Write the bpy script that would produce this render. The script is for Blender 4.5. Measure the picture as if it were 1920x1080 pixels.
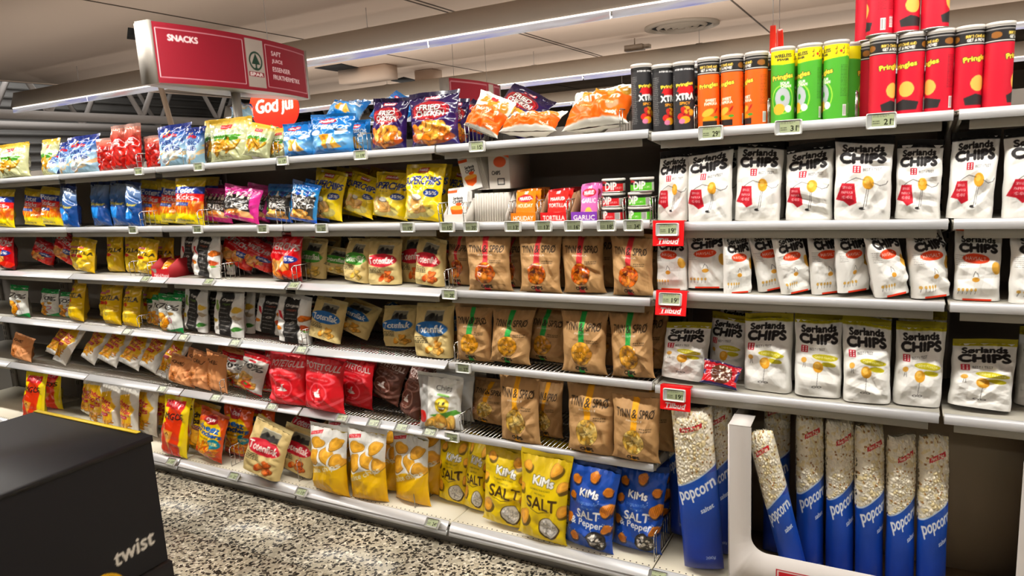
import bpy, bmesh, math, random
import numpy as np
from mathutils import Matrix, Vector

for o in list(bpy.data.objects):
    bpy.data.objects.remove(o)
SC = bpy.context.scene
COL = SC.collection

# ------------------------------------------------------------------ camera
F_PX = 1328.13
YAW, PITCH, ROLL = 0.51018, -0.16578, -0.05342
CAM = np.array([3.4802, -2.4111, 1.5902])
_fw = np.array([-math.sin(YAW) * math.cos(PITCH), math.cos(YAW) * math.cos(PITCH), math.sin(PITCH)])
_r0 = np.array([math.cos(YAW), math.sin(YAW), 0.0])
_u0 = np.cross(_r0, _fw)
_rt = math.cos(ROLL) * _r0 + math.sin(ROLL) * _u0
_up = -math.sin(ROLL) * _r0 + math.cos(ROLL) * _u0
cd = bpy.data.cameras.new('camera')
cd.sensor_width = 36.0
cd.lens = F_PX / 1920.0 * 36.0
cd.clip_start = 0.05
cd.clip_end = 100
cam = bpy.data.objects.new('camera', cd)
COL.objects.link(cam)
cam.matrix_world = Matrix(((_rt[0], _up[0], -_fw[0], CAM[0]), (_rt[1], _up[1], -_fw[1], CAM[1]),
                           (_rt[2], _up[2], -_fw[2], CAM[2]), (0, 0, 0, 1)))
SC.camera = cam


def at(px, py, axis, val):
    """the point of the place that the photograph shows at a pixel, on the plane axis = val"""
    d = _fw * F_PX + _rt * (px - 960) - _up * (py - 540)
    t = (val - CAM[axis]) / d[axis]
    return CAM + t * d


# ------------------------------------------------------------------ light and exposure
SC.view_settings.view_transform = 'Standard'
SC.view_settings.look = 'None'
SC.view_settings.exposure = 0.0
SC.view_settings.gamma = 1.0
SC.view_settings.use_curve_mapping = False
w = bpy.data.worlds.new('world')
SC.world = w
w.use_nodes = True
w.node_tree.nodes['Background'].inputs[0].default_value = (1.0, 0.93, 0.85, 1)
w.node_tree.nodes['Background'].inputs[1].default_value = 0.12

LAMP_Y = (-0.58, 2.2, 5.1, 8.0, -3.65)      # the light trunks run along the aisles
LAMP_W = (192, 120, 120, 120, 58)
for ly, lw in zip(LAMP_Y, LAMP_W):
    la = bpy.data.lights.new('trunk_light', 'AREA')
    la.shape = 'RECTANGLE'
    la.size = 11.0
    la.size_y = 0.10
    la.energy = lw
    la.color = (1.0, 0.955, 0.88)
    lo = bpy.data.objects.new('trunk_light', la)
    COL.objects.link(lo)
    lo.location = (0.8, ly, 2.562 if ly > -3 else 2.505)

# unseen upward fill lights, added above the shelving tops to brighten the ceiling
for ly, ww in ((0.80, 34), (3.7, 85), (6.6, 85), (-2.9, 80)):
    la = bpy.data.lights.new('ceiling_fill_light', 'AREA')
    la.shape = 'RECTANGLE'
    la.size = 12.0
    la.size_y = 0.5
    la.energy = ww
    la.color = (1.0, 0.92, 0.84)
    lo = bpy.data.objects.new('ceiling_fill_light', la)
    COL.objects.link(lo)
    lo.location = (0.5, ly, 1.75)
    lo.rotation_euler = (math.pi, 0, 0)
la = bpy.data.lights.new('raised_roof_fill_light', 'AREA')  # unseen fill light, added to brighten the raised part beyond the low ceiling
la.size = 2.5
la.energy = 60
la.color = (1.0, 0.97, 0.93)
lo = bpy.data.objects.new('raised_roof_fill_light', la)
COL.objects.link(lo)
lo.location = (-7.6, 3.5, 4.2)

# ------------------------------------------------------------------ colour helpers


def lin(c):
    c = np.asarray(c, float)
    return np.where(c <= 0.04045, c / 12.92, ((c + 0.055) / 1.055) ** 2.4)


def C(h):
    if not isinstance(h, str):
        return np.asarray(h)
    if h == '0':
        h = '000000'
    h = h.lstrip('#')
    return np.array([int(h[i:i + 2], 16) / 255.0 for i in (0, 2, 4)])


MATS = {}


def mat(name, col=None, rough=0.5, metal=0.0, spec=0.5, coat=0.0, attr=False, bump=0.0, bscale=200.0,
        emit=None, estr=0.0, vary=0.0, vscale=8.0):
    if name in MATS:
        return MATS[name]
    m = bpy.data.materials.new(name)
    m.use_nodes = True
    nt = m.node_tree
    b = nt.nodes['Principled BSDF']
    b.inputs['Roughness'].default_value = rough
    b.inputs['Metallic'].default_value = metal
    b.inputs['Specular IOR Level'].default_value = spec
    b.inputs['Coat Weight'].default_value = coat
    b.inputs['Coat Roughness'].default_value = 0.09
    tc = nt.nodes.new('ShaderNodeTexCoord')
    if attr:
        a = nt.nodes.new('ShaderNodeAttribute')
        a.attribute_name = 'Col'
        nt.links.new(a.outputs['Color'], b.inputs['Base Color'])
        if emit is not None:
            nt.links.new(a.outputs['Color'], b.inputs['Emission Color'])
            b.inputs['Emission Strength'].default_value = estr
    else:
        lc = lin(C(col))
        if vary > 0:
            n = nt.nodes.new('ShaderNodeTexNoise')
            n.inputs['Scale'].default_value = vscale
            n.inputs['Detail'].default_value = 6
            nt.links.new(tc.outputs['Object'], n.inputs['Vector'])
            r = nt.nodes.new('ShaderNodeMix')
            r.data_type = 'RGBA'
            r.inputs[6].default_value = (*(lc * (1 - vary)), 1)
            r.inputs[7].default_value = (*np.clip(lc * (1 + vary), 0, 1), 1)
            nt.links.new(n.outputs['Fac'], r.inputs[0])
            nt.links.new(r.outputs[2], b.inputs['Base Color'])
        else:
            b.inputs['Base Color'].default_value = (*lc, 1)
        if emit is not None:
            b.inputs['Emission Color'].default_value = (*lin(C(emit)), 1)
            b.inputs['Emission Strength'].default_value = estr
    if bump > 0:
        n = nt.nodes.new('ShaderNodeTexNoise')
        n.inputs['Scale'].default_value = bscale
        n.inputs['Detail'].default_value = 3
        nt.links.new(tc.outputs['Object'], n.inputs['Vector'])
        bp = nt.nodes.new('ShaderNodeBump')
        bp.inputs['Strength'].default_value = bump
        bp.inputs['Distance'].default_value = 0.004
        nt.links.new(n.outputs['Fac'], bp.inputs['Height'])
        nt.links.new(bp.outputs['Normal'], b.inputs['Normal'])
    MATS[name] = m
    return m


PAPER = mat('printed_paper', attr=True, rough=0.62, spec=0.3, bump=0.12, bscale=90)
SATIN = mat('printed_satin_foil', attr=True, rough=0.36, spec=0.5, bump=0.10, bscale=60)
FOIL = mat('printed_glossy_foil', attr=True, rough=0.2, spec=0.5, coat=0.45, bump=0.18, bscale=45)
CARD = mat('printed_card', attr=True, rough=0.5, spec=0.35)
LCD = mat('lcd_screen', attr=True, rough=0.25)
STEEL = mat('painted_shelf_steel', 'a8a498', rough=0.42, spec=0.4, vary=0.06, vscale=3)
DARKSTEEL = mat('painted_back_panel', '8d867e', rough=0.5, spec=0.3, vary=0.05)
RAIL = mat('aluminium_price_rail', 'dcdde0', rough=0.3, metal=0.2, vary=0.03, vscale=20)
CHROME = mat('chromed_wire', 'b5b2ac', rough=0.25, metal=0.85)
WHITEPL = mat('white_label_plastic', 'd9dbd6', rough=0.35)
REDPL = mat('red_holder_plastic', 'e0141a', rough=0.3)
CREAM = mat('cream_base_deck', 'efe8d2', rough=0.45, vary=0.04, vscale=5)
BLACKSLOT = mat('black_slot', '0b0a0a', rough=0.8)
KICK = mat('grey_kick_plate', '8d8a86', rough=0.5)

# ------------------------------------------------------------------ object helpers


def prop(o, label=None, cat=None, group=None, kind=None):
    if label:
        o['label'] = label
    if cat:
        o['category'] = cat
    if group:
        o['group'] = group
    if kind:
        o['kind'] = kind
    return o


def empty(name, loc=(0, 0, 0), rot=(0, 0, 0)):
    o = bpy.data.objects.new(name, None)
    COL.objects.link(o)
    o.location = loc
    o.rotation_euler = rot
    o.empty_display_size = 0.02
    return o


def link(name, me, parent=None, loc=None, rot=None):
    o = bpy.data.objects.new(name, me)
    COL.objects.link(o)
    if parent is not None:
        o.parent = parent
    if loc is not None:
        o.location = loc
    if rot is not None:
        o.rotation_euler = rot
    return o


def npmesh(name, V, quads, m, colors=None, smooth=True, tris=None):
    me = bpy.data.meshes.new(name)
    V = np.asarray(V, np.float32).reshape(-1, 3)
    quads = np.asarray(quads, np.int32).reshape(-1, 4)
    me.vertices.add(len(V))
    me.vertices.foreach_set('co', V.ravel())
    nt_ = 0 if tris is None else len(tris)
    me.loops.add(quads.size + nt_ * 3)
    li = quads.ravel()
    st = np.arange(len(quads)) * 4
    if nt_:
        li = np.concatenate([li, np.asarray(tris, np.int32).ravel()])
        st = np.concatenate([st, quads.size + np.arange(nt_) * 3])
    me.loops.foreach_set('vertex_index', li.astype(np.int32))
    me.polygons.add(len(st))
    me.polygons.foreach_set('loop_start', st.astype(np.int32))
    if smooth:
        me.polygons.foreach_set('use_smooth', np.ones(len(st), bool))
    if colors is not None:
        a = me.color_attributes.new('Col', 'FLOAT_COLOR', 'POINT')
        c4 = np.ones((len(V), 4), np.float32)
        c4[:, :3] = lin(np.asarray(colors).reshape(-1, 3))
        a.data.foreach_set('color', c4.ravel())
    me.materials.append(m)
    me.update(calc_edges=True)
    me.validate()
    return me


def grid_q(nv, nu, off=0, flip=False):
    i = np.arange(nv - 1)[:, None] * nu + np.arange(nu - 1)[None, :]
    q = np.stack([i, i + 1, i + nu + 1, i + nu], -1).reshape(-1, 4) + off
    return q[:, ::-1] if flip else q


class MB:
    """collects boxes, bars and tubes; build() links them as ONE mesh object"""

    def __init__(self):
        self.v = []
        self.q = []
        self.t = []

    def n(self):
        return sum(len(a) for a in self.v)

    def box(self, x0, x1, y0, y1, z0, z1):
        b = self.n()
        self.v.append(np.array([(x, y, z) for z in (z0, z1) for y in (y0, y1) for x in (x0, x1)], float))
        for f in ((0, 2, 3, 1), (4, 5, 7, 6), (0, 1, 5, 4), (2, 6, 7, 3), (0, 4, 6, 2), (1, 3, 7, 5)):
            self.q.append([b + i for i in f])
        return self

    def prism(self, poly_yz, x0, x1):
        b = self.n()
        k = len(poly_yz)
        self.v.append(np.array([(x0, y, z) for y, z in poly_yz] + [(x1, y, z) for y, z in poly_yz], float))
        for i in range(k):
            j = (i + 1) % k
            self.q.append([b + i, b + j, b + k + j, b + k + i])
        for i in range(1, k - 1):
            self.t.append([b, b + i + 1, b + i])
            self.t.append([b + k, b + k + i, b + k + i + 1])
        return self

    def bar(self, p, q, r, n=6):
        p = np.array(p, float)
        q = np.array(q, float)
        d = q - p
        L = np.linalg.norm(d)
        d /= L
        a = np.cross(d, (0, 0, 1) if abs(d[2]) < 0.9 else (1, 0, 0))
        a /= np.linalg.norm(a)
        c = np.cross(d, a)
        b = self.n()
        an = np.arange(n) * 2 * math.pi / n
        ring = r * (np.cos(an)[:, None] * a + np.sin(an)[:, None] * c)
        self.v.append(np.concatenate([p + ring, q + ring]))
        for i in range(n):
            j = (i + 1) % n
            self.q.append([b + i, b + j, b + n + j, b + n + i])
        for i in range(1, n - 1):
            self.t.append([b, b + i + 1, b + i])
            self.t.append([b + n, b + n + i, b + n + i + 1])
        return self

    def path(self, pts, r, n=6):
        for a, b in zip(pts[:-1], pts[1:]):
            self.bar(a, b, r, n)
        return self

    def lathe(self, prof, n=32, cx=0, cy=0):
        b = self.n()
        an = np.arange(n) * 2 * math.pi / n
        k = len(prof)
        self.v.append(np.array([(cx + r * math.cos(t), cy + r * math.sin(t), z) for r, z in prof for t in an]))
        for i in range(k - 1):
            for j in range(n):
                l = (j + 1) % n
                self.q.append([b + i * n + j, b + i * n + l, b + (i + 1) * n + l, b + (i + 1) * n + j])
        return self

    def mesh(self, name, m, smooth=False):
        return npmesh(name, np.concatenate(self.v), self.q, m, smooth=smooth, tris=self.t or None)

    def build(self, name, m, parent=None, loc=None, rot=None, smooth=False):
        return link(name, self.mesh(name, m, smooth), parent, loc, rot)


# ------------------------------------------------------------------ flat print: shapes and lettering set into vertex colours
_GL = {}
BOLD = .42


def glyphs(s):
    if s in _GL:
        return _GL[s]
    cu = bpy.data.curves.new('lettering', 'FONT')
    cu.body = s
    cu.fill_mode = 'NONE'
    cu.resolution_u = 3
    ob = bpy.data.objects.new('lettering', cu)
    me = ob.to_mesh()
    v = np.empty(len(me.vertices) * 3)
    me.vertices.foreach_get('co', v)
    v = v.reshape(-1, 3)[:, :2]
    e = np.empty(len(me.edges) * 2, np.int32)
    me.edges.foreach_get('vertices', e)
    e = e.reshape(-1, 2)
    ob.to_mesh_clear()
    bpy.data.objects.remove(ob)
    bpy.data.curves.remove(cu)
    mn, mx = v.min(0), v.max(0)
    v = (v - mn) / np.maximum(mx - mn, 1e-6) - 0.5
    _GL[s] = (v, e)
    return v, e


class Canvas:
    """x 0..1 from left to right, y 0..1 from bottom to top"""

    def __init__(self, nu, nv, bg, ss=3):
        self.nu, self.nv, self.ss = nu, nv, ss
        self.W, self.H = nu * ss, nv * ss
        self.a = np.empty((self.H, self.W, 3))
        self.a[:] = C(bg)
        self.X = (np.arange(self.W)[None, :] + 0.5) / self.W
        self.Y = (np.arange(self.H)[:, None] + 0.5) / self.H

    def put(self, m, col, al=1.0):
        col = C(col) if isinstance(col, str) else np.asarray(col)
        if al >= 1:
            self.a[m] = col
        else:
            self.a[m] = self.a[m] * (1 - al) + col * al
        return self

    def rect(self, x0, y0, x1, y1, col, al=1.0):
        r0, r1 = max(0, int(round(y0 * self.H))), max(0, int(round(y1 * self.H)))
        c0, c1 = max(0, int(round(x0 * self.W))), max(0, int(round(x1 * self.W)))
        col = C(col)
        self.a[r0:r1, c0:c1] = self.a[r0:r1, c0:c1] * (1 - al) + col * al
        return self

    def vgrad(self, y0, y1, ca, cb, x0=0, x1=1):
        r0, r1 = int(y0 * self.H), int(y1 * self.H)
        c0, c1 = int(x0 * self.W), int(x1 * self.W)
        t = np.linspace(0, 1, max(1, r1 - r0))[:, None, None]
        self.a[r0:r1, c0:c1] = C(ca) * (1 - t) + C(cb) * t
        return self

    def ell(self, cx, cy, rx, ry, col, rot=0.0, al=1.0, ring=0.0):
        R = max(rx, ry) * 1.05
        asp = self.H / self.W
        r0, r1 = max(0, int((cy - R * max(1, 1 / asp)) * self.H) - 1), min(self.H, int((cy + R * max(1, 1 / asp)) * self.H) + 2)
        c0, c1 = max(0, int((cx - R * max(1, asp)) * self.W) - 1), min(self.W, int((cx + R * max(1, asp)) * self.W) + 2)
        if r1 <= r0 or c1 <= c0:
            return self
        dx = (self.X[:, c0:c1] - cx) * self.W
        dy = (self.Y[r0:r1] - cy) * self.H
        c, s = math.cos(rot), math.sin(rot)
        ax, ay = rx * self.W, ry * self.H
        d = ((dx * c + dy * s) / ax) ** 2 + ((-dx * s + dy * c) / ay) ** 2
        m = d <= 1
        if ring:
            m &= d >= (1 - ring) ** 2
        col = C(col) if isinstance(col, str) else np.asarray(col)
        sub = self.a[r0:r1, c0:c1]
        sub[m] = sub[m] * (1 - al) + col * al
        return self

    def edges(self, P, E):
        a = P[E[:, 0]]
        b = P[E[:, 1]]
        sw = a[:, 1] > b[:, 1]
        lo = np.where(sw[:, None], b, a)
        hi = np.where(sw[:, None], a, b)
        r0 = np.ceil(lo[:, 1] - 0.5).astype(int)
        r1 = np.ceil(hi[:, 1] - 0.5).astype(int)
        r0c, r1c = np.clip(r0, 0, self.H), np.clip(r1, 0, self.H)
        n = np.maximum(0, r1c - r0c)
        if n.sum() == 0:
            return np.zeros((self.H, self.W), bool)
        idx = np.repeat(np.arange(len(n)), n)
        rows = r0c[idx] + (np.arange(n.sum()) - np.repeat(np.cumsum(n) - n, n))
        t = (rows + 0.5 - lo[idx, 1]) / (hi[idx, 1] - lo[idx, 1])
        x = lo[idx, 0] + t * (hi[idx, 0] - lo[idx, 0])
        c = np.clip(np.ceil(x - 0.5).astype(int), 0, self.W)
        cnt = np.zeros((self.H, self.W + 1), np.int32)
        np.add.at(cnt, (rows, c), 1)
        return (np.cumsum(cnt, 1)[:, :self.W] % 2).astype(bool)

    def poly(self, pts, col, al=1.0):
        P = np.array(pts, float) * (self.W, self.H)
        k = len(P)
        return self.put(self.edges(P, np.array([(i, (i + 1) % k) for i in range(k)])), col, al)

    def line(self, pts, wid, col):
        for (x0, y0), (x1, y1) in zip(pts[:-1], pts[1:]):
            a = np.array((x0 * self.W, y0 * self.H))
            b = np.array((x1 * self.W, y1 * self.H))
            d = (b - a) / (np.linalg.norm(b - a) + 1e-9)
            n = np.array((-d[1], d[0])) * wid * self.W / 2
            P = np.array([a + n, b + n, b - n, a - n])
            self.put(self.edges(P, np.array([(0, 1), (1, 2), (2, 3), (3, 0)])), col)
        return self

    def txt(self, s, cx, cy, w_, h_, col, rot=0.0, shear=0.0, bold=0.0, out=None, ow=0.0, arch=0.0):
        v, e = glyphs(s)
        x = v[:, 0] * w_ * self.W
        y = v[:, 1] * h_ * self.H
        if arch:
            y = y * (1 - arch * .5 + arch * np.cos(v[:, 0] * math.pi)) + arch * h_ * self.H * 0.4 * np.cos(v[:, 0] * math.pi)
        x = x + shear * y
        c, s_ = math.cos(rot), math.sin(rot)
        P = np.stack([x * c - y * s_ + cx * self.W, x * s_ + y * c + cy * self.H], 1)
        m = self.edges(P, e)

        def grow(m, k):
            for _ in range(int(k)):
                q = m.copy()
                q[1:] |= m[:-1]
                q[:-1] |= m[1:]
                q[:, 1:] |= m[:, :-1]
                q[:, :-1] |= m[:, 1:]
                m = q
            return m
        m = grow(m, round(bold * self.W * BOLD))
        if out:
            self.put(grow(m, max(1, round(ow * self.W * .6))), out)
        return self.put(m, col)

    def small(self, x0, y0, x1, y1, rows, col, seed=0, fill=0.6):
        """rows of print too small to read"""
        rg = random.Random(seed)
        hh = (y1 - y0) / rows
        for i in range(rows):
            x = x0
            end = x1 - rg.random() * 0.2 * (x1 - x0)
            while x < end:
                l = rg.uniform(0.06, 0.2) * (x1 - x0)
                self.rect(x, y1 - (i + fill) * hh, min(x + l, end), y1 - i * hh, col, 0.75)
                x += l + 0.035 * (x1 - x0)
        return self

    def crisps(self, cx, cy, rx, ry, n, size, cols, seed=0, asp=1.0, elong=0.75, edge=None):
        """a heap of crisps: each one a rimmed, unevenly browned flake"""
        rg = random.Random(seed)
        for i in range(n):
            t = rg.random() * 6.283
            r = math.sqrt(rg.random())
            x, y = cx + rx * r * math.cos(t), cy + ry * r * math.sin(t)
            s = size * rg.uniform(0.7, 1.25)
            ro = rg.random() * 3.14
            c = C(rg.choice(cols)) * rg.uniform(0.85, 1.1)
            c = np.clip(c, 0, 1)
            d = c * 0.62 if edge is None else C(edge)
            e = rg.uniform(elong * 0.7, elong * 1.1)
            self.ell(x + s * .06, y - s * asp * .08, s, s * e * asp, d, ro)
            self.ell(x, y, s * 0.92, s * e * asp * 0.9, c, ro)
            self.ell(x + s * 0.15, y + s * 0.1 * asp, s * 0.45, s * e * asp * 0.4, np.clip(c * 1.14, 0, 1), ro)
        return self

    def chip(self, x, y, rx, ry, rot, col, seed=0):
        """one large crisp: a wavy outlined flake with a browned rim"""
        rg = random.Random(seed)
        ph = [rg.random() * 6.28 for _ in range(3)]
        asp = self.W / self.H
        for k, (f, sh) in enumerate(((1.0, .66), (.93, 1.0), (.6, 1.12), (.3, 1.04))):
            pts = []
            for i in range(22):
                t = i / 22 * 2 * math.pi
                r = f * (1 + .10 * math.sin(2 * t + ph[0]) + .08 * math.sin(3 * t + ph[1]) + .04 * math.sin(5 * t + ph[2]))
                a, b = rx * r * math.cos(t), ry * r * math.sin(t) / asp
                c, s = math.cos(rot), math.sin(rot)
                pts.append((x + a * c - b * s + .02 * k * rx, y + (a * s + b * c) * asp + .05 * k * ry))
            self.poly(pts, np.clip(C(col) * sh, 0, 1))
        return self

    def done(self):
        s = self.ss
        a = self.a.reshape(self.nv, s, self.nu, s, 3).mean((1, 3))
        g = a.mean(-1, keepdims=True)
        return np.clip(g + (a - g) * 1.16, 0, 1)


# designs: name -> (painter, default (nu, nv), material, seal colour, back colour)
DES = {}


def design(key, res, m, seal, back, bg):
    def deco(fn):
        DES[key] = dict(fn=fn, res=res, mat=m, seal=seal, back=back, bg=bg, cache={})
        return fn
    return deco


def paint(key, res=None):
    d = DES[key]
    res = res or d['res']
    if res not in d['cache']:
        c = Canvas(res[0], res[1], d['bg'])
        d['fn'](c)
        d['cache'][res] = c.done()
    return d['cache'][res]


YEL = ['e8b03a', 'f0c050', 'd99a2c', 'eab860']
ORA = ['c8661c', 'd97a22', 'b4541a', 'e08e30', 'a94a14']
PAL = ['e2c27a', 'd9b25e', 'ecd294', 'c99e48']


@design('fries', (60, 72), FOIL, '1f2f7a', '2a4a9a', 'a9cfe6')
def _(c):
    c.vgrad(0.45, 1, 'b5d8ea', '1c3d92').vgrad(0.8, 1, '3467b5', '14225e')
    for i in range(16):
        rg = random.Random(i)
        x, y, a = rg.random(), rg.random() * .35 + (.5 if i > 12 else 0), rg.uniform(.3, 1.1)
        c.line([(x, y), (x + .3 * math.cos(a), y + .22 * math.sin(a))], .05, ['e8c796', 'dba95e', 'f2dab0'][i % 3])
    c.ell(.5, .35, .3, .2, 'eaf3f8', al=.6)
    c.txt('KiMs', .45, .78, .38, .09, 'd8202c', rot=.05, bold=.012, out='3a1020', ow=.012)
    c.txt('FRENCH', .48, .60, .72, .12, '2c3f86', bold=.008, rot=.04).txt('FRIES', .48, .44, .6, .12, '2c3f86', bold=.008, rot=.04)
    c.ell(.25, .12, .12, .06, 'e9eef2')
    c.txt('NEW', .25, .12, .16, .05, '4c4a72')


@design('crispers', (72, 72), FOIL, 'd9b23c', 'c9cca0', 'cdd0a4')
def _(c):
    c.vgrad(.85, 1, 'cdd0a4', 'd2ac40').poly([(.1, .5), (.2, .66), (.85, .62), (.8, .5), (.5, .46)], '4a8f2c')
    c.crisps(.45, .36, .38, .12, 26, .13, ['dba02c', 'e9b440', 'c98c20'], 3, 1, .35)
    c.rect(.36, .78, .62, .88, 'c5222c').txt('MAARUD', .49, .83, .22, .05, 'ffffff')
    c.txt('CRISPERS', .48, .68, .8, .11, 'f3f4e6', bold=.01, out='6d9a4a', ow=.01, shear=.1)
    c.small(.2, .05, .6, .12, 2, '7a8050', 4)


@design('sombreros', (66, 62), FOIL, '175a94', '1f66a6', '2374b8')
def _(c):
    c.vgrad(0, .34, '1f78c0', '86b8e0').vgrad(.34, .62, '86b8e0', '2374b8').vgrad(.62, 1, '2374b8', '1d68aa').rect(0, 0, 1, .12, '1a70b8')
    c.poly([(.3, .5), (.55, .5), (.5, .16), (.42, .14)], 'eda63a').poly([(.62, .45), (.8, .15), (.6, .12)], 'e8b04a')
    c.poly([(.55, .5), (.62, .5), (.6, .12), (.52, .14)], 'f4f4f4')
    c.ell(.2, .56, .12, .07, 'f2f4f8').ell(.8, .55, .13, .06, 'f2f4f8', .3)
    c.ell(.45, .86, .2, .07, 'c81f2c').txt('MAARUD', .45, .86, .3, .06, 'ffffff', bold=.008)
    c.txt('SOMBREROS', .5, .7, .85, .12, 'e8eef4', bold=.014, rot=-.08)


@design('fried', (84, 96), FOIL, '1a1230', '241838', '2a1c4a')
def _(c):
    c.vgrad(.3, 1, '3c2262', '1d1438').rect(0, 0, 1, .12, '2f2460')
    c.ell(.48, .68, .4, .19, 'a3202c').ell(.48, .68, .38, .175, '3a1420').ell(.48, .68, .36, .16, 'b4262e').ell(.48, .7, .3, .12, '7c1a22')
    c.rect(.34, .9, .64, .97, 'b8222c').txt('MAARUD', .49, .935, .26, .045, 'ffffff', bold=.006)
    c.txt('FRIED', .5, .74, .4, .1, 'f2efe8', bold=.014, shear=.1, out='32141a', ow=.012)
    c.txt('CHICKEN', .5, .62, .56, .1, 'f2efe8', bold=.012, shear=.1, out='32141a', ow=.012)
    c.ell(.5, .18, .46, .14, 'a04a20')
    c.crisps(.5, .3, .36, .15, 46, .1, ['dd8a2e', 'e79c3a', 'cc7420', 'f0b050'], 5, 1, .6)
    c.crisps(.55, .06, .15, .02, 3, .1, ['dd8a2e'], 7, .7, .5)


@design('party', (88, 60), SATIN, 'eeeeea', 'e9e6e0', 'eceae4')
def _(c):
    c.poly([(0, 0), (1, 0), (1, .62), (.6, .7), (.3, .58), (0, .5)], 'e06a1a')
    c.poly([(0, 0), (1, 0), (1, .08), (0, .05)], 'f0efe8')
    for i in range(16):
        rg = random.Random(i + 60)
        x, y = rg.uniform(.2, .95), rg.uniform(.66, .95)
        c.ell(x, y, .07, .09, 'b98a2e', ring=.45, rot=i)
    c.ell(.45, .94, .1, .06, 'd0202c')
    c.txt('party m', .55, .5, .62, .17, 'f6f2ea', bold=.012, rot=.06).txt('med paprika', .56, .36, .5, .09, 'f6f2ea', bold=.004, rot=.06)
    c.txt('200g', .82, .14, .16, .08, 'f6f2ea', bold=.006)


@design('potetsticks', (54, 66), FOIL, 'd8bc20', 'd9bf2a', 'f0d818')
def _(c):
    c.vgrad(0, .25, 'f6e41c', 'f0d018').rect(0, .24, 1, .56, 'e07020').rect(0, .84, 1, 1, 'd4b81c')
    for i in range(60):
        rg = random.Random(i)
        x, y = rg.random(), rg.uniform(.18, .5)
        c.line([(x, y), (x + rg.uniform(-.03, .07), y + .12)], .03, rg.choice(['f0a030', 'd85a18', 'f6c050', 'e87a20']))
    for i in range(26):
        x = i / 25
        c.poly([(x - .03, .15), (x + .03, .15), (x, .3 + .05 * math.sin(i * 2.3))], 'f6e41c')
    c.rect(0, .54, 1, .7, 'e02a24').rect(0, .7, 1, .86, '1f3f9a')
    c.txt('Potet', .45, .78, .6, .13, 'f8f8f8', bold=.012).txt('Sticks', .45, .62, .66, .12, 'f8f8f8', bold=.012)
    c.rect(.1, .42, .65, .5, '27418e').txt('ORIGINAL', .37, .46, .46, .05, 'ffffff', bold=.006)
    c.small(.1, .05, .8, .11, 1, '6a6a30', 4)


@design('ribs', (60, 60), FOIL, 'c83a90', 'c83a90', 'df3f9c')
def _(c):
    c.rect(.08, .22, .82, .8, '2d2b2c').vgrad(0, .22, 'c4207c', 'd8368e').vgrad(.85, 1, 'df3f9c', 'a83074')
    c.poly([(.02, .2), (.95, .16), (.8, .34), (.5, .4), (.2, .28)], 'e3b07a').poly([(.2, .2), (.7, .2), (.62, .32), (.45, .37)], 'd06a5a')
    c.ell(.45, .3, .2, .05, 'e89a4a')
    for i in range(5):
        c.rect(.1 + i * .15, .74, .18 + i * .15, .9, 'f3e3d4')
        c.ell(.14 + i * .15, .745, .045, .035, 'f3e3d4')
    c.txt('FOOD TRUCK', .47, .85, .72, .09, '6c1b4e', bold=.012)
    c.txt('SOUTHERN', .46, .65, .6, .06, 'e8e4e0').txt('RIBS', .55, .49, .5, .16, 'f6f4f0', bold=.018)
    c.txt('SPARE', .18, .46, .22, .06, 'f6f4f0', rot=1.57, bold=.006)


@design('onion', (60, 70), FOIL, '1d5fa8', '1c5aa0', '2a86c4')
def _(c):
    c.rect(.1, .1, .95, .74, '3a3836').rect(0, 0, 1, .1, '1a56c0').vgrad(.86, 1, '2a86c4', '174a8a')
    c.poly([(.05, .1), (.95, .1), (.9, .2), (.1, .22)], 'b5854a').crisps(.55, .25, .26, .07, 18, .1, ['e8a84e', 'f0c070', 'd99038'], 5, 1, .7)
    c.ell(.25, .2, .1, .05, 'efe6d8').ell(.18, .34, .07, .06, '4a9a3a')
    for i in range(5):
        c.rect(.1 + i * .18, .73, .19 + i * .18, .86, 'f0ece2' if i % 2 == 0 else '2a49a0')
        c.ell(.145 + i * .18, .735, .05, .03, 'f0ece2' if i % 2 == 0 else '2a49a0')
    c.txt('FOOD TRUCK', .52, .82, .8, .08, '26345e', bold=.012)
    c.txt('ONION', .52, .6, .6, .12, 'f2f0ea', bold=.004).txt('RINGS', .54, .44, .62, .14, 'f6f4f0', bold=.018)


@design('super', (80, 96), FOIL, 'd6b81e', 'dcc02a', 'f4d61c')
def _(c):
    c.vgrad(.7, 1, 'f4d61c', 'e2c41c')
    c.poly([(.1, .08), (.7, .05), (.95, .22), (.8, .5), (.5, .56), (.15, .5)], 'f3dc5a', .8)
    c.ell(.3, .12, .24, .09, 'cfc37a').ell(.66, .18, .24, .1, 'cfc37a')
    c.crisps(.48, .3, .34, .1, 9, .17, ['ecc080', 'e8b56a', 'f0cc94'], 11, .75, .6, 'c89a54')
    c.ell(.45, .43, .14, .06, '77726a').ell(.45, .44, .125, .05, 'f2f0ea')
    c.rect(.34, .9, .64, .985, 'bb2430').txt('MAARUD', .49, .945, .26, .045, 'ffffff', bold=.006)
    c.txt('SUPERCHIPS', .5, .74, .92, .14, '22307c', bold=.018, arch=.25, shear=.08, out='f8f0b0', ow=.008)
    c.txt('SALT', .42, .62, .24, .035, '4a4420', bold=.004)
    c.ell(.8, .53, .15, .075, '24408f').txt('35%', .8, .53, .22, .06, 'ffffff', bold=.012)


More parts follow.
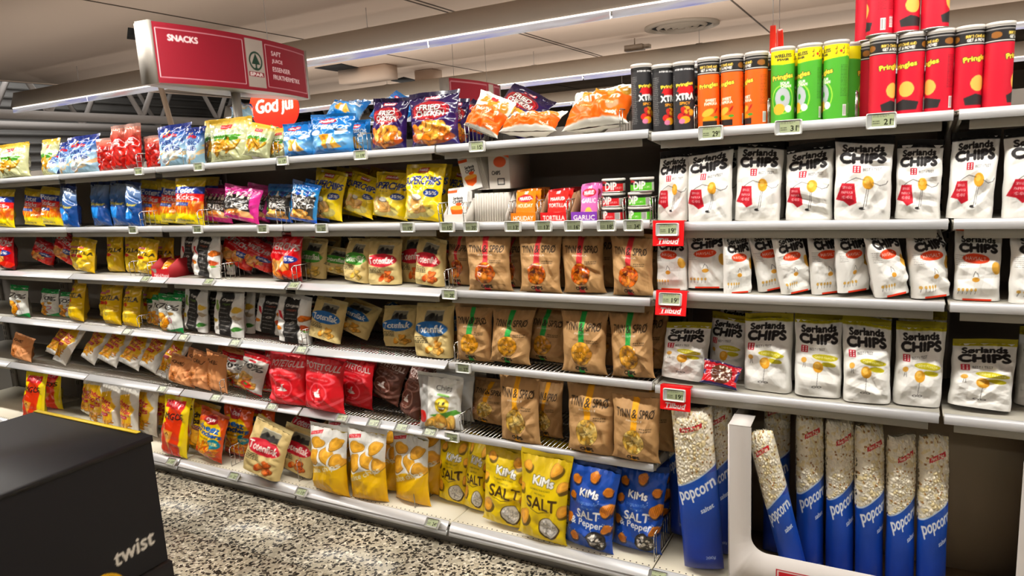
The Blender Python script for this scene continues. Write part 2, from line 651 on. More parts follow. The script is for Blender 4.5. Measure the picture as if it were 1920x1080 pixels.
@design('superred', (64, 88), FOIL, 'a01420', '9a1822', 'c8141e')
def _(c):
    c.vgrad(.6, 1, 'c8141e', 'b4121c').rect(0, 0, 1, .14, '5a141c')
    c.crisps(.45, .3, .4, .14, 12, .19, ['e8a050', 'dd8c3c', 'f0b468'], 12, .75, .6, 'a8501c')
    c.ell(.8, .16, .2, .1, 'e0301c')
    c.txt('MAARUD', .4, .92, .4, .05, 'f2d0d0', bold=.004)
    c.txt('SUPERCHIPS', .5, .76, .94, .15, 'd8d2ce', bold=.018, arch=.2, shear=.08, out='8a0e18', ow=.01)
    c.txt('PAPRIKA', .45, .62, .42, .045, 'f6ece8', bold=.006, rot=-.06)
    c.ell(.76, .5, .2, .09, '2a3f8c').txt('35%', .76, .5, .28, .07, 'ffffff', bold=.014)


def totenflak(col, chip, sub):
    def fn(c):
        c.vgrad(0, 1, 'dbc790', 'd0ba84')
        c.rect(.32, .72, .8, .92, '8c8878').poly([(.32, .72), (.8, .72), (.78, .84), (.6, .8), (.45, .88), (.34, .8)], '3a3834')
        c.ell(.48, .82, .05, .05, '201e1c').ell(.62, .8, .05, .06, '2a2826').line([(.32, .92), (.8, .92)], .012, 'e8e4d8')
        c.ell(.5, .57, .44, .155, col)
        c.txt('Totenflak', .5, .57, .76, .15, 'faf6ee', bold=.012, rot=.03)
        c.small(.1, .27, .5, .41, 4, '3c382a', 2, .7)
        c.crisps(.62, .2, .2, .09, 12, .11, chip, 8, .8, .65)
    return fn


design('toten_green', (56, 76), PAPER, 'c9b57e', 'c2ae78', 'd6c28a')(totenflak('4f9a3c', ['e6c468', 'dcb450', 'f0d488'], ''))
design('toten_red', (60, 80), PAPER, 'c9b57e', 'c2ae78', 'd6c28a')(totenflak('c4283a', ['e07430', 'd8622a', 'e8904a'], ''))
design('toten_blue', (70, 88), PAPER, 'c9b57e', 'c2ae78', 'd6c28a')(totenflak('2f6ba8', ['e8b050', 'dfa040', 'f0c878'], ''))


def tynn(col, sub):
    def fn(c):
        c.vgrad(0, 1, 'b89468', 'b28e64')
        c.rect(.44, .0, .56, .13, col).rect(.44, .52, .56, 1, col)
        c.txt('TYNN', .26, .76, .3, .12, '33281c', bold=.006).txt('&', .5, .76, .1, .12, '33281c', bold=.006)
        c.txt('SPRO', .75, .76, .3, .12, '33281c', bold=.006).line([(.79, .69), (.89, .83)], .012, '33281c')
        c.txt(sub, .5, .655, .34, .03, 'f0e8dc', bold=.003)
        c.small(.62, .5, .88, .56, 2, '4c3c28', 3)
        c.txt('CHIPS', .5, .1, .26, .055, '2c241a', bold=.014)
        c.ell(.5, .34, .235, .185, '6a5030')
    return fn


design('tynn_red', (92, 120), PAPER, 'ac885c', 'a8855a', 'b58f62')(tynn('c9373e', 'PAPRIKA'))
design('tynn_green', (92, 120), PAPER, 'ac885c', 'a8855a', 'b58f62')(tynn('2f9a46', 'LIME OG PEPPER'))
design('tynn_yellow', (92, 120), PAPER, 'ac885c', 'a8855a', 'b58f62')(tynn('e4a41e', 'HAVSALT'))


@design('crisps_red', (44, 44), FOIL, '000000', '000000', '5a2410')
def _(c):
    c.crisps(.5, .5, .5, .5, 60, .15, ['b4541a', 'c8661c', 'a04010', 'd98a34', 'cc7420'], 21, 1, .75)


@design('crisps_green', (44, 44), FOIL, '000000', '000000', '6a4418')
def _(c):
    c.crisps(.5, .5, .5, .5, 52, .17, ['c8922e', 'd9a03c', 'b07c22', 'e2b050'], 22, 1, .75)


@design('crisps_yellow', (44, 44), FOIL, '000000', '000000', '7a5c28')
def _(c):
    c.crisps(.5, .5, .5, .5, 52, .17, ['d0b060', 'c4a048', 'dcc27c', 'b89038'], 23, 1, .7)


def sorland(kind):
    def fn(c):
        seal = {'red': '1d1b1c', 'salt': 'e8e6e2', 'lime': 'b0a41e'}[kind]
        if kind != 'salt':
            c.rect(0, .96, 1, 1, seal)
        c.txt('Sørlands', .5, .892, .7, .085, '221f20', bold=.022, rot=.03)
        c.txt('CHIPS', .5, .775, .78, .115, '221f20', bold=.044, rot=.03, arch=-.12)
        if kind == 'red':
            c.rect(.34, .59, .48, .68, 'b81c30')
            for i in range(6):
                c.ell(.38 + .06 * (i % 2), .61 + .025 * (i // 2), .016, .009, 'ffffff')
            c.txt('BEST I TEST', .68, .635, .32, .035, '3a3838', bold=.002, rot=.05)
            c.poly([(.16, .46), (.38, .46), (.43, .22), (.3, .18), (.2, .24), (.05, .26), (.12, .36)], 'b51c2e')
            for i, s in enumerate(('SPANSK', 'PAPRIKA', 'MED VRENGE')):
                c.txt(s, .26, .41 - i * .06, [.16, .2, .18][i], .035, 'f4e8e4', bold=.002)
            c.ell(.62, .47, .1, .085, 'e3a83a', .4).ell(.6, .49, .05, .04, 'efc060', .4)
            c.line([(.56, .5), (.4, .53), (.28, .49), (.22, .46)], .008, '2a2828').line([(.7, .47), (.82, .43), (.92, .45), (.95, .49)], .008, '2a2828')
            c.line([(.6, .4), (.55, .16)], .008, '2a2828').line([(.63, .4), (.59, .16)], .008, '2a2828')
            c.ell(.53, .15, .06, .018, '2a2828').ell(.6, .155, .05, .016, 'f2f2f0')
        elif kind == 'salt':
            c.ell(.45, .62, .28, .07, 'dc4a22').txt('HAVSALT', .45, .62, .42, .05, 'f8ece6', bold=.004)
            c.small(.03, .5, .25, .66, 6, '8a8886', 4, .35)
            c.line([(.4, .36), (.44, .44), (.5, .4), (.52, .36)], .01, '2a2828').ell(.46, .32, .08, .035, 'd8a040')
            c.ell(.88, .5, .09, .1, 'd8a84a', .3)
            for i in range(5):
                c.ell(.1 + i * .09, .17, .03, .025, 'd8b060').line([(.1 + i * .09, .15), (.09 + i * .09, .1)], .008, '3a3838')
            c.rect(.2, 0, .8, .035, 'd8401e')
        else:
            c.rect(.14, .58, .28, .67, 'b81c30')
            for i in range(6):
                c.ell(.18 + .06 * (i % 2), .6 + .025 * (i // 2), .016, .009, 'ffffff')
            c.txt('BEST I TEST', .48, .635, .32, .035, '3a3838', bold=.002, rot=.05)
            c.ell(.64, .53, .27, .042, 'bfb526', -.06).ell(.72, .44, .15, .034, 'bfb526', -.06)
            c.txt('CREME FRAICHE', .64, .53, .42, .03, 'f4f2d8', rot=-.06, bold=.002)
            c.ell(.5, .4, .11, .075, 'd9a236', -.5).ell(.48, .42, .06, .04, 'ecc264', -.5)
            c.ell(.2, .48, .06, .035, 'd9a850', .3).line([(.2, .45), (.18, .38)], .007, '3a3838').line([(.22, .45), (.23, .38)], .007, '3a3838')
            c.line([(.5, .33), (.48, .15)], .008, '3a3838').ell(.42, .14, .05, .014, '3a3838', ring=.4).ell(.53, .14, .05, .014, '3a3838', ring=.4)
    return fn


design('sor_red', (104, 132), PAPER, '1f1d1e', 'e4e2de', 'eeede9')(sorland('red'))
design('sor_salt', (84, 118), PAPER, 'd8633a', 'e4e2de', 'eeede9')(sorland('salt'))
design('sor_lime', (96, 132), PAPER, 'a89c1c', 'e4e2de', 'eeede9')(sorland('lime'))


@design('clear_red', (40, 64), FOIL, 'b08a80', '9a2018', 'a81c18')
def _(c):
    c.vgrad(.6, 1, 'a82018', 'c08a7a')
    c.crisps(.5, .35, .5, .4, 40, .16, ['b42018', 'a01814', 'c83024'], 31, .7, .6)
    c.txt('chips', .45, .62, .5, .1, 'd88a80', bold=.01)


@design('tortilla', (48, 80), FOIL, 'c8a81a', 'd0b024', 'e2bc1c')
def _(c):
    c.vgrad(.8, 1, 'e2bc1c', 'c8a41c').ell(.4, .3, .3, .14, 'eed040')
    c.txt('TORTILLA', .5, .62, .9, .11, '1f1a14', bold=.014)
    c.ell(.4, .5, .2, .05, 'c83a24').rect(.1, .74, .5, .8, 'b42430')
    c.txt('MAARUD', .3, .77, .34, .04, 'ffffff')


@design('amigos', (48, 90), FOIL, 'e0c81a', 'e4cc20', 'd8401c')
def _(c):
    c.rect(.85, 0, 1, 1, 'f0d81a').rect(0, .68, .3, 1, 'f0d81a').poly([(0, .5), (.3, .62), (.1, .7), (0, .7)], 'f0d81a')
    c.rect(.15, .86, .85, .98, 'c0202c').txt('MAARUD', .5, .92, .55, .05, 'f8d8d8')
    c.rect(.1, .64, .95, .8, 'e4c82a', .0).txt('AMIGOS', .48, .72, .84, .11, '1c1818', bold=.02)
    c.poly([(.25, .5), (.62, .46), (.45, .12)], 'e8a040').poly([(.32, .46), (.54, .44), (.44, .24)], 'f0bc60')
    c.line([(.36, .4), (.42, .44), (.5, .4)], .03, '6a2a14')


@design('doodles', (46, 80), FOIL, 'd8d4ce', 'd8d6d2', 'ece8e0')
def _(c):
    c.poly([(0, .2), (.8, .3), (.9, .62), (.6, .9), (0, .84)], 'ecbc2c')
    c.crisps(.4, .24, .4, .13, 40, .1, ['e89a24', 'f0ac34', 'da8418'], 33, .7, .4)
    c.txt('cheez', .42, .7, .66, .12, 'b81c28', bold=.02, rot=-.15, out='f6e0a0', ow=.01)
    c.txt('doodles', .46, .57, .7, .11, 'b81c28', bold=.018, rot=-.15, out='f6e0a0', ow=.01)
    c.rect(.1, .4, .6, .47, 'c4242c').txt('ORIGINAL', .35, .435, .42, .04, 'ffffff')
    c.ell(.4, .08, .4, .06, 'f4f4f2')


@design('balls', (40, 84), FOIL, 'a8841c', 'b8902a', 'd89c24')
def _(c):
    c.crisps(.5, .35, .5, .35, 30, .2, ['f0a828', 'e8941c', 'f6bc48'], 34, .5, .95)
    c.ell(.45, .75, .45, .2, 'f2d41a').txt('cheez', .45, .8, .66, .1, '1d1a30', bold=.03, rot=.3).txt('balls', .5, .68, .6, .1, '1d1a30', bold=.03, rot=.3)
    c.rect(.2, .48, .8, .58, '5a2050').txt('BIGGER', .5, .53, .5, .06, 'f0d040')
    c.vgrad(0, .14, '9a7a28', '6a5420')


@design('crunchers', (56, 80), FOIL, 'b8441a', 'b84a1c', 'd0541c')
def _(c):
    c.ell(.48, .58, .46, .26, 'f0c81c').crisps(.48, .25, .44, .16, 70, .08, ['f0a030', 'e88a1c', 'f6b850'], 35, .7, .4)
    c.rect(0, 0, 1, .1, 'b8401a').ell(.5, .86, .2, .1, 'a81c28').txt('OLW', .5, .86, .26, .06, 'ffffff', bold=.008)
    c.txt('cheez', .48, .68, .74, .12, '1c5ea8', bold=.03).txt('crunchers', .5, .57, .9, .09, '1c4e98', bold=.022)
    c.txt('THE CRUNCHIER SNACK', .42, .46, .5, .03, '3a3014')
    c.ell(.8, .4, .16, .1, '1c8aa0').txt('35%', .8, .4, .2, .06, 'f0e090', bold=.01)


@design('veggie_orange', (50, 84), PAPER, 'd8d6d2', 'dcdad6', 'efeeea')
def _(c):
    c.poly([(.28, 0), (.72, 0), (.74, .5), (.66, 1), (.24, 1), (.3, .5)], '2a2827')
    c.txt('Organic', .5, .82, .36, .07, 'e8e4dc', bold=.008).txt('veggie', .5, .73, .3, .05, 'd86848', bold=.004)
    for i in range(6):
        c.small(.34, .62 - i * .1, .66, .65 - i * .1, 1, 'b8b4ae', i)
    c.ell(.5, .44, .06, .03, 'd8d4cc', ring=.4)
    c.crisps(.88, .56, .06, .05, 2, .13, ['e8802a'], 3, .6, .9).ell(.86, .36, .12, .07, 'c8502a').ell(.86, .36, .09, .05, 'd8663a')
    c.ell(.14, .32, .1, .05, 'e89030').poly([(.1, .7), (.22, .7), (.3, .5), (.2, .56)], 'c8303a')
    c.line([(.76, .3), (.96, .28)], .03, '4a8a3a').ell(.9, .28, .07, .025, '6aa04a')


@design('veggie_green', (50, 84), PAPER, 'd8d6d2', 'dcdad6', 'efeeea')
def _(c):
    c.poly([(.28, 0), (.72, 0), (.74, .5), (.66, 1), (.24, 1), (.3, .5)], '2a2827')
    c.txt('Organic', .5, .82, .36, .07, 'e8e4dc', bold=.008).txt('veggie', .5, .73, .3, .05, '8ab84a', bold=.004)
    for i in range(6):
        c.small(.34, .62 - i * .1, .66, .65 - i * .1, 1, 'b8b4ae', i)
    c.ell(.86, .62, .12, .07, 'd8b44a').ell(.86, .44, .12, .06, 'b8a890').ell(.88, .2, .1, .05, '3f7a34').ell(.8, .17, .07, .04, '5a9a48')
    c.ell(.15, .34, .1, .05, 'd8bc4a').poly([(.08, .8), (.22, .8), (.26, .55), (.14, .6)], '8aa85a')


@design('pct_green', (56, 70), FOIL, '1f8a44', 'd8dcd4', 'e4e6e0')
def _(c):
    c.rect(0, .9, 1, 1, '26944c').poly([(0, 0), (1, 0), (1, .16), (.6, .08), (0, .14)], '1f8f46')
    c.txt('70%', .55, .72, .76, .15, '242424', bold=.02, rot=-.06).small(.3, .56, .8, .6, 1, '9a9a98', 3)
    c.crisps(.3, .3, .22, .2, 22, .12, ['e8a030', 'f0b448', 'dc9020'], 41, .8, .8)
    c.ell(.68, .36, .1, .08, 'c04a78', ring=.25).ell(.7, .55, .12, .05, 'b08a4a')


@design('pct_red', (46, 76), FOIL, 'b81c28', 'd8d4d0', 'e8e4de')
def _(c):
    c.rect(0, .92, 1, 1, 'd0242c').poly([(0, 0), (1, 0), (1, .06), (.4, .1), (0, .04)], 'c81f28')
    c.txt('70%', .5, .72, .86, .14, '242424', bold=.024, rot=-.05).rect(.3, .83, .6, .88, 'c8303a')
    c.crisps(.4, .28, .4, .2, 26, .16, ['eab060', 'f0c078', 'e0a04a'], 42, .7, .8)
    c.ell(.5, .22, .2, .09, 'd02a20').ell(.5, .25, .1, .03, '4a8a34').rect(.3, .43, .75, .5, 'c8a050')


def gull(bg, dk):
    def fn(c):
        t = np.clip(C(bg) * 1.0 + .28, 0, 1)
        c.txt('POTETGULL', .52, .84, .84, .11, 'e8dcd8', bold=.008)
        c.txt('Vanilla & Sweet Chili', .52, .75, .6, .03, 'f0e4e0', bold=.003)
        for i in range(70):
            a = i / 69 * 2 * math.pi
            c.line([(.5 + .33 * math.cos(a), .62 + .075 * math.sin(a)), (.5 + .4 * math.cos(a), .62 + .105 * math.sin(a))], .012, t)
        c.txt('Laget pa lyse landhandel', .5, .62, .5, .035, 'f0dedc', bold=.003)
        c.ell(.5, .37, .27, .19, t, ring=.12)
        c.ell(.5, .33, .14, .022, 'f4ece8').rect(.4, .33, .6, .37, 'f4ece8').poly([(.46, .38), (.56, .38), (.54, .43), (.58, .46), (.5, .45)], 'f4ece8')
        c.line([(.32, .37), (.46, .38)], .012, 'f4ece8').txt('Purer  Chips', .5, .235, .34, .03, 'f4ece8', bold=.004)
        for i in range(80):
            x = i / 79
            y = .06 + .42 * (x - .5) ** 2 * 1.6
            c.line([(x, y + .02), (x + .012, y + .085)], .009, t)
    return fn


design('gull_red', (84, 96), SATIN, 'b81c28', 'b01c28', 'd6202c')(gull('d6202c', ''))
design('gull_brown', (72, 96), SATIN, '4a2c24', '4a2c24', '6a4034')(gull('6a4034', ''))


@design('smile', (74, 84), SATIN, 'dcdcd8', 'b4b4b2', 'e8e8e4')
def _(c):
    c.rect(0, 0, .25, 1, 'b2b2b0').ell(.1, .25, .12, .12, 'c42a24')
    c.txt('Chips', .62, .8, .34, .12, '4a4a48', bold=.003).rect(.48, .68, .78, .71, '6aa03a')
    c.ell(.6, .5, .16, .145, 'f0d84a').ell(.6, .5, .165, .15, 'c8a830', ring=.06).ell(.55, .55, .02, .025, '2a2414').ell(.65, .55, .02, .025, '2a2414')
    c.poly([(.5, .48), (.7, .48), (.66, .41), (.6, .39), (.54, .41)], '8a6a20').poly([(.52, .47), (.68, .47), (.66, .44), (.54, .44)], 'fafaf4')
    c.poly([(.3, .3), (.9, .42), (1, .35), (.6, .24)], '5a9a3a')
    c.crisps(.55, .16, .3, .08, 10, .15, ['e0b460', 'd8a448', 'ecc884'], 44, .8, .7)


@design('chili', (50, 74), PAPER, 'd8986a', 'd0905f', 'd08c5a')
def _(c):
    c.vgrad(0, 1, 'e6a878', 'dc9c68')
    c.txt('CHILI', .4, .8, .5, .09, '4a2c1c', bold=.008)
    for i in range(9):
        c.ell(.32, .46 - i * .045, .18, .02, '9a5a2a' if i % 2 else 'b87030')


@design('salte', (90, 128), SATIN, 'd8d8d4', 'd8c050', 'e2e2de')
def _(c):
    c.poly([(0, 0), (1, 0), (1, .55), (0, .36)], 'e0b012')
    c.vgrad(0, .3, 'dca810', 'e8bc18')
    c.poly([(0, .3), (1, .3), (1, .56), (0, .38)], 'e4b818')
    for (x, y, rx, ry, ro) in ((.22, .55, .22, .13, .4), (.62, .62, .2, .12, -.3), (.3, .78, .2, .08, .2), (.78, .8, .2, .08, .5), (.85, .56, .16, .1, 1)):
        c.ell(x - .03, y - .01, rx * 1.1, ry * 1.05, 'f4f4f2', ro).chip(x, y, rx, ry, ro, 'e0a940', int(x * 99))
    c.poly([(.1, .88), (.4, .92), (.4, .965), (.1, .925)], 'c0222c').txt('First Price', .25, .922, .24, .03, 'ffffff', rot=.12)
    c.txt('salte chips', .5, .4, .88, .1, 'f0ead2', bold=.006, rot=.32)


def kims(bg, blue):
    def fn(c):
        if not blue:
            c.vgrad(.6, 1, 'ecd01a', 'c8ac1c')
            for (x, y, s) in ((.2, .88, .10), (.75, .88, .12), (.93, .7, .11), (.05, .6, .1), (.96, .42, .11), (.16, .27, .15)):
                c.ell(x + .03, y - .03, s, s * .55, '6a561c', .5).chip(x, y, s, s * .55, .5, 'e0a440', int(x * 99))
            c.txt('KiMs', .55, .74, .42, .095, 'f8f8f4', bold=.022, out='3c3820', ow=.014, rot=-.06)
            c.txt('DOBBELTKRYDRET', .5, .64, .42, .02, '6a5c1c').txt('PROTEGUD', .5, .59, .24, .02, '6a5c1c')
            c.txt('SALT', .54, .48, .64, .14, '4a3414', bold=.014).line([(.3, .4), (.5, .37), (.72, .41)], .01, '4a3414')
            c.ell(.7, .2, .21, .135, '4a3820').ell(.7, .21, .185, .118, 'd8d4cc').crisps(.7, .21, .15, .09, 40, .03, ['f0eeea', 'c0bcb4', 'e4e0da'], 4)
        else:
            for (x, y, s) in ((.2, .84, .09), (.55, .9, .10), (.85, .76, .09), (.14, .64, .08), (.88, .55, .13), (.08, .36, .1), (.9, .32, .09), (.25, .16, .1)):
                c.ell(x + .02, y - .02, s, s * .66, '14224e', .5).chip(x, y, s, s * .62, .5, 'd98c34', int(x * 99))
                for k in range(-3, 4):
                    c.line([(x + k * s * .24, y - s * .4), (x + k * s * .24 + .03, y + s * .4)], .014, 'b86a20')
            c.txt('KiMs', .5, .71, .38, .08, 'f8f8f8', bold=.02, out='1a2040', ow=.014)
            c.txt('DOBBELTKRYDRET', .5, .6, .42, .022, '8aa4d8').txt('PROTEGUD', .5, .55, .26, .02, '8aa4d8')
            c.txt('SALT', .52, .46, .5, .1, 'f4f4f4', bold=.014).txt('& Pepper', .5, .345, .68, .1, 'f4f4f4', bold=.012)
            c.ell(.72, .16, .2, .13, '1a1614').ell(.72, .165, .18, .11, '3a342e').crisps(.72, .165, .15, .09, 60, .025, ['d8d0c4', '1a1614', '8a8078', 'f0ece4'], 6)
            rg = random.Random(3)
            for i in range(24):
                c.ell(rg.random(), rg.uniform(.1, .7), .008, .006, 'e8ecf4')
    return fn


design('kims_yellow', (92, 130), SATIN, 'c8ac1c', 'd4b81c', 'ecd016')(kims('', False))
design('kims_blue', (96, 140), SATIN, '17356e', '1c3f86', '1d4da4')(kims('', True))


@design('bluebag', (44, 60), FOIL, '23366a', '23366a', '1d4a8a')
def _(c):
    c.vgrad(.5, 1, '1d4a8a', '9aa8c0').rect(0, .2, .6, .45, '2a8ad8').txt('DipSour', .5, .52, .8, .08, 'e8d040', bold=.01)


def can(bg, band, kind):
    def fn(c):
        # the can's wrap: x runs once round; the front is at x = .5
        if kind == 'black':
            c.rect(0, .93, 1, 1, '161616')
            c.small(.3, .1, .4, .85, 26, '8a8a88', 3, .5)
            c.txt('INTENSE XPERIENCE', .5, .93, .2, .022, 'd8d8d8', bold=.002)
            c.rect(.44, .55, .58, .68, 'c01c22').poly([(.44, .68), (.58, .68), (.6, .6), (.42, .6)], 'c01c22')
            c.txt('Pringles', .5, .7, .17, .06, 'e8cc4a', bold=.006, rot=.12, out='141414', ow=.004)
            c.txt('XTRA', .5, .52, .18, .09, 'f4f2ee', bold=.01, rot=.04).txt('SPICY', .5, .42, .1, .04, 'e8a030', bold=.004)
            c.crisps(.5, .27, .07, .08, 14, .03, ['c02a24', 'd03a2a', 'a81c1c', 'e8a838'], 5, 2.0, .8).ell(.5, .17, .05, .055, 'e8a428').ell(.47, .15, .03, .04, 'd080a0')
        else:
            if kind == 'green':
                c.poly([(0, .8), (.25, .84), (.5, .8), (.75, .84), (1, .8), (1, 1), (0, 1)], 'ecdc1c')
                c.txt('WIRELESS', .5, .92, .15, .045, '2a2a20', bold=.004, rot=.03).txt('SPEAKER', .5, .87, .1, .028, '2a2a20', bold=.002)
                for i in range(10):
                    c.ell(.62 + (i % 5) * .06, .87 + (i // 5) * .06, .008, .01, '6a4a20')
                    c.line([(.626 + (i % 5) * .06, .87 + (i // 5) * .06), (.626 + (i % 5) * .06, .91 + (i // 5) * .06)], .004, '6a4a20')
                c.ell(.24, .9, .03, .035, 'c82a24').ell(.66, .9, .012, .02, 'c82a24')
                c.ell(.5, .33, .1, .2, '9ad04a').ell(.5, .33, .088, .18, '3f9a2c').ell(.5, .35, .065, .14, 'b8bcc0').ell(.5, .35, .018, .04, '3f9a2c')
                c.ell(.47, .2, .05, .075, 'e8b040', .4).ell(.55, .2, .03, .05, 'f0f0ec')
                c.txt('SOUR', .52, .55, .08, .035, 'f0f4e8', bold=.003).txt('CREAM', .53, .51, .09, .035, 'f0f4e8', bold=.003)
            else:
                c.rect(0, .8, 1, 1, '1c1a1a').line([(0, .82), (1, .82)], .006, 'e8e4de').line([(0, .96), (1, .96)], .006, 'e8e4de')
                c.txt('BUY 2 CANS AND', .5, .905, .17, .035, 'e8c860', bold=.003).txt('GET A MOVIE!', .5, .86, .15, .035, 'f0ece4', bold=.003)
                c.ell(.67, .89, .04, .04, '8a5a24').ell(.33, .89, .04, .04, '8a5a24')
                if kind == 'orange':
                    c.txt('SWEET', .52, .42, .1, .04, 'f6e8dc', bold=.004, rot=.05).txt('PAPRIKA', .52, .37, .12, .04, 'f6e8dc', bold=.004, rot=.05)
                    c.ell(.49, .24, .06, .05, 'e8b048', .4).ell(.5, .14, .06, .05, 'e8981c').rect(.44, .03, .58, .12, '241c1a').ell(.57, .27, .03, .014, 'a81c1c', 1)
                    c.ell(.57, .17, .025, .02, '4a8a2c')
                else:
                    c.ell(.52, .33, .06, .1, 'e8b860', .3).poly([(.43, .06), (.6, .06), (.62, .16), (.5, .2), (.42, .15)], '2c2a2a')
            c.txt('Pringles', .5, .63, .19, .08, 'ecd24a', bold=.008, rot=.12, out='1c1a14', ow=.006)
        # back of the wrap: lines of print, a table and a bar code
        dk = np.clip(C(bg) * .62, 0, 1)
        c.small(.66, .3, .78, .72, 20, dk, 7, .45)
        c.rect(.68, .05, .76, .2, 'f0f0ec')
        for i in range(9):
            c.line([(.684 + i * .008, .06), (.684 + i * .008, .19)], .003, '2a2a2a')
        c.rect(.84, .08, .96, .22, 'eae8e4')
        c.small(.845, .09, .955, .215, 7, dk, 9, .4)
        c.small(.82, .3, .98, .7, 18, dk, 11, .45)
        c.small(.03, .3, .18, .72, 20, dk, 13, .45)
    return fn


for _k, _bg in (('black', '2b2a2c'), ('orange', 'e0641c'), ('green', '4fa033'), ('red', 'c01c34')):
    design('can_' + _k, (200, 120), CARD, '000000', '000000', _bg)(can(_bg, '', _k))


@design('sachet_white', (50, 60), PAPER, 'e8e6e2', 'e4e2de', 'efede9')
def _(c):
    c.txt('Sørlands', .55, .72, .5, .09, '2a2828', bold=.01).txt('CHIPS', .55, .6, .5, .1, '2a2828', bold=.016)
    c.poly([(.15, .4), (.85, .4), (.75, .2), (.5, .12), (.25, .2)], 'e8641c').ell(.5, .41, .35, .07, 'f0b04a').ell(.6, .52, .15, .05, 'e05a20')
    c.rect(0, .9, .5, 1, 'e0602a')


@design('sachet_orange', (44, 54), FOIL, 'c86a14', 'c86a14', 'd9861c')
def _(c):
    c.ell(.5, .74, .38, .13, 'b8242c').txt('MAARUD', .5, .74, .56, .12, 'ffffff', bold=.01).txt('HOLIDAY', .5, .5, .76, .13, 'f4e8d4', bold=.016)
    c.ell(.5, .12, .4, .1, 'e8b060')


@design('sachet_red', (44, 54), FOIL, 'b01c20', 'b01c20', 'd02a24')
def _(c):
    c.txt('MAARUD', .5, .72, .66, .12, 'f8ecec', bold=.01).txt('TORTILLA', .5, .5, .84, .13, 'f8f0ec', bold=.016)
    c.ell(.5, .14, .4, .12, 'f0ead8').ell(.55, .16, .15, .08, 'e8b030')


@design('sachet_pink', (40, 54), FOIL, 'c860a0', 'c860a0', 'd878b8')
def _(c):
    c.ell(.5, .78, .4, .13, 'b8243c').txt('MAARUD', .5, .78, .56, .12, 'ffffff', bold=.01).txt('GARLIC', .5, .55, .78, .13, 'f8f0f4', bold=.016)
    c.ell(.5, .14, .4, .12, 'e8e0e0').ell(.5, .24, .18, .12, 'ecc860')


def tin(bg, nm):
    def fn(c):
        c.rect(0, .72, 1, 1, '1c1a1a').rect(.3, .55, .5, 1, '1c1a1a')
        c.txt('DIP', .47, .5, .16, .62, 'f6f4f0', bold=.012).txt('KiMs', .36, .85, .09, .2, 'd02830', bold=.004)
        c.txt(nm, .58, .35, .1, .18, 'f0ece8', bold=.003).rect(.66, .1, .74, .7, 'f0f0ec')
        for i in range(8):
            c.line([(.664 + i * .009, .12), (.664 + i * .009, .68)], .003, '222222')
    return fn


design('tin_red', (110, 20), CARD, '0', '0', 'c8242c')(tin('c8242c', 'CRUNCHOS'))
design('tin_green', (110, 20), CARD, '0', '0', '5cb82c')(tin('5cb82c', 'GUACAMOLE'))


@design('popcorn', (52, 150), SATIN, '1c3f9a', '1c3f9a', '1d3f9c')
def _(c):
    c.vgrad(0, .62, '1c3288', '1c58b4').poly([(0, .52), (1, .66), (1, 1), (0, 1)], 'd8c8a0')
    c.poly([(0, .515), (1, .655), (1, .668), (0, .53)], 'd8e4f0')
    c.txt('popcorn', .52, .5, .92, .075, 'eef2f8', bold=.018, rot=.34).txt('saltet', .72, .41, .32, .03, 'e4eaf4', bold=.006, rot=.3)
    c.txt('200g', .72, .1, .24, .022, 'e4eaf4', bold=.004)
    c.poly([(.2, .86), (.75, .9), (.75, .93), (.2, .89)], 'c4242e').txt('First Price', .47, .895, .44, .02, 'ffffff', rot=.2, bold=.004)


# ------------------------------------------------------------------ bags


def tri(x):
    return np.abs((x % 2.0) - 1.0) - 0.5


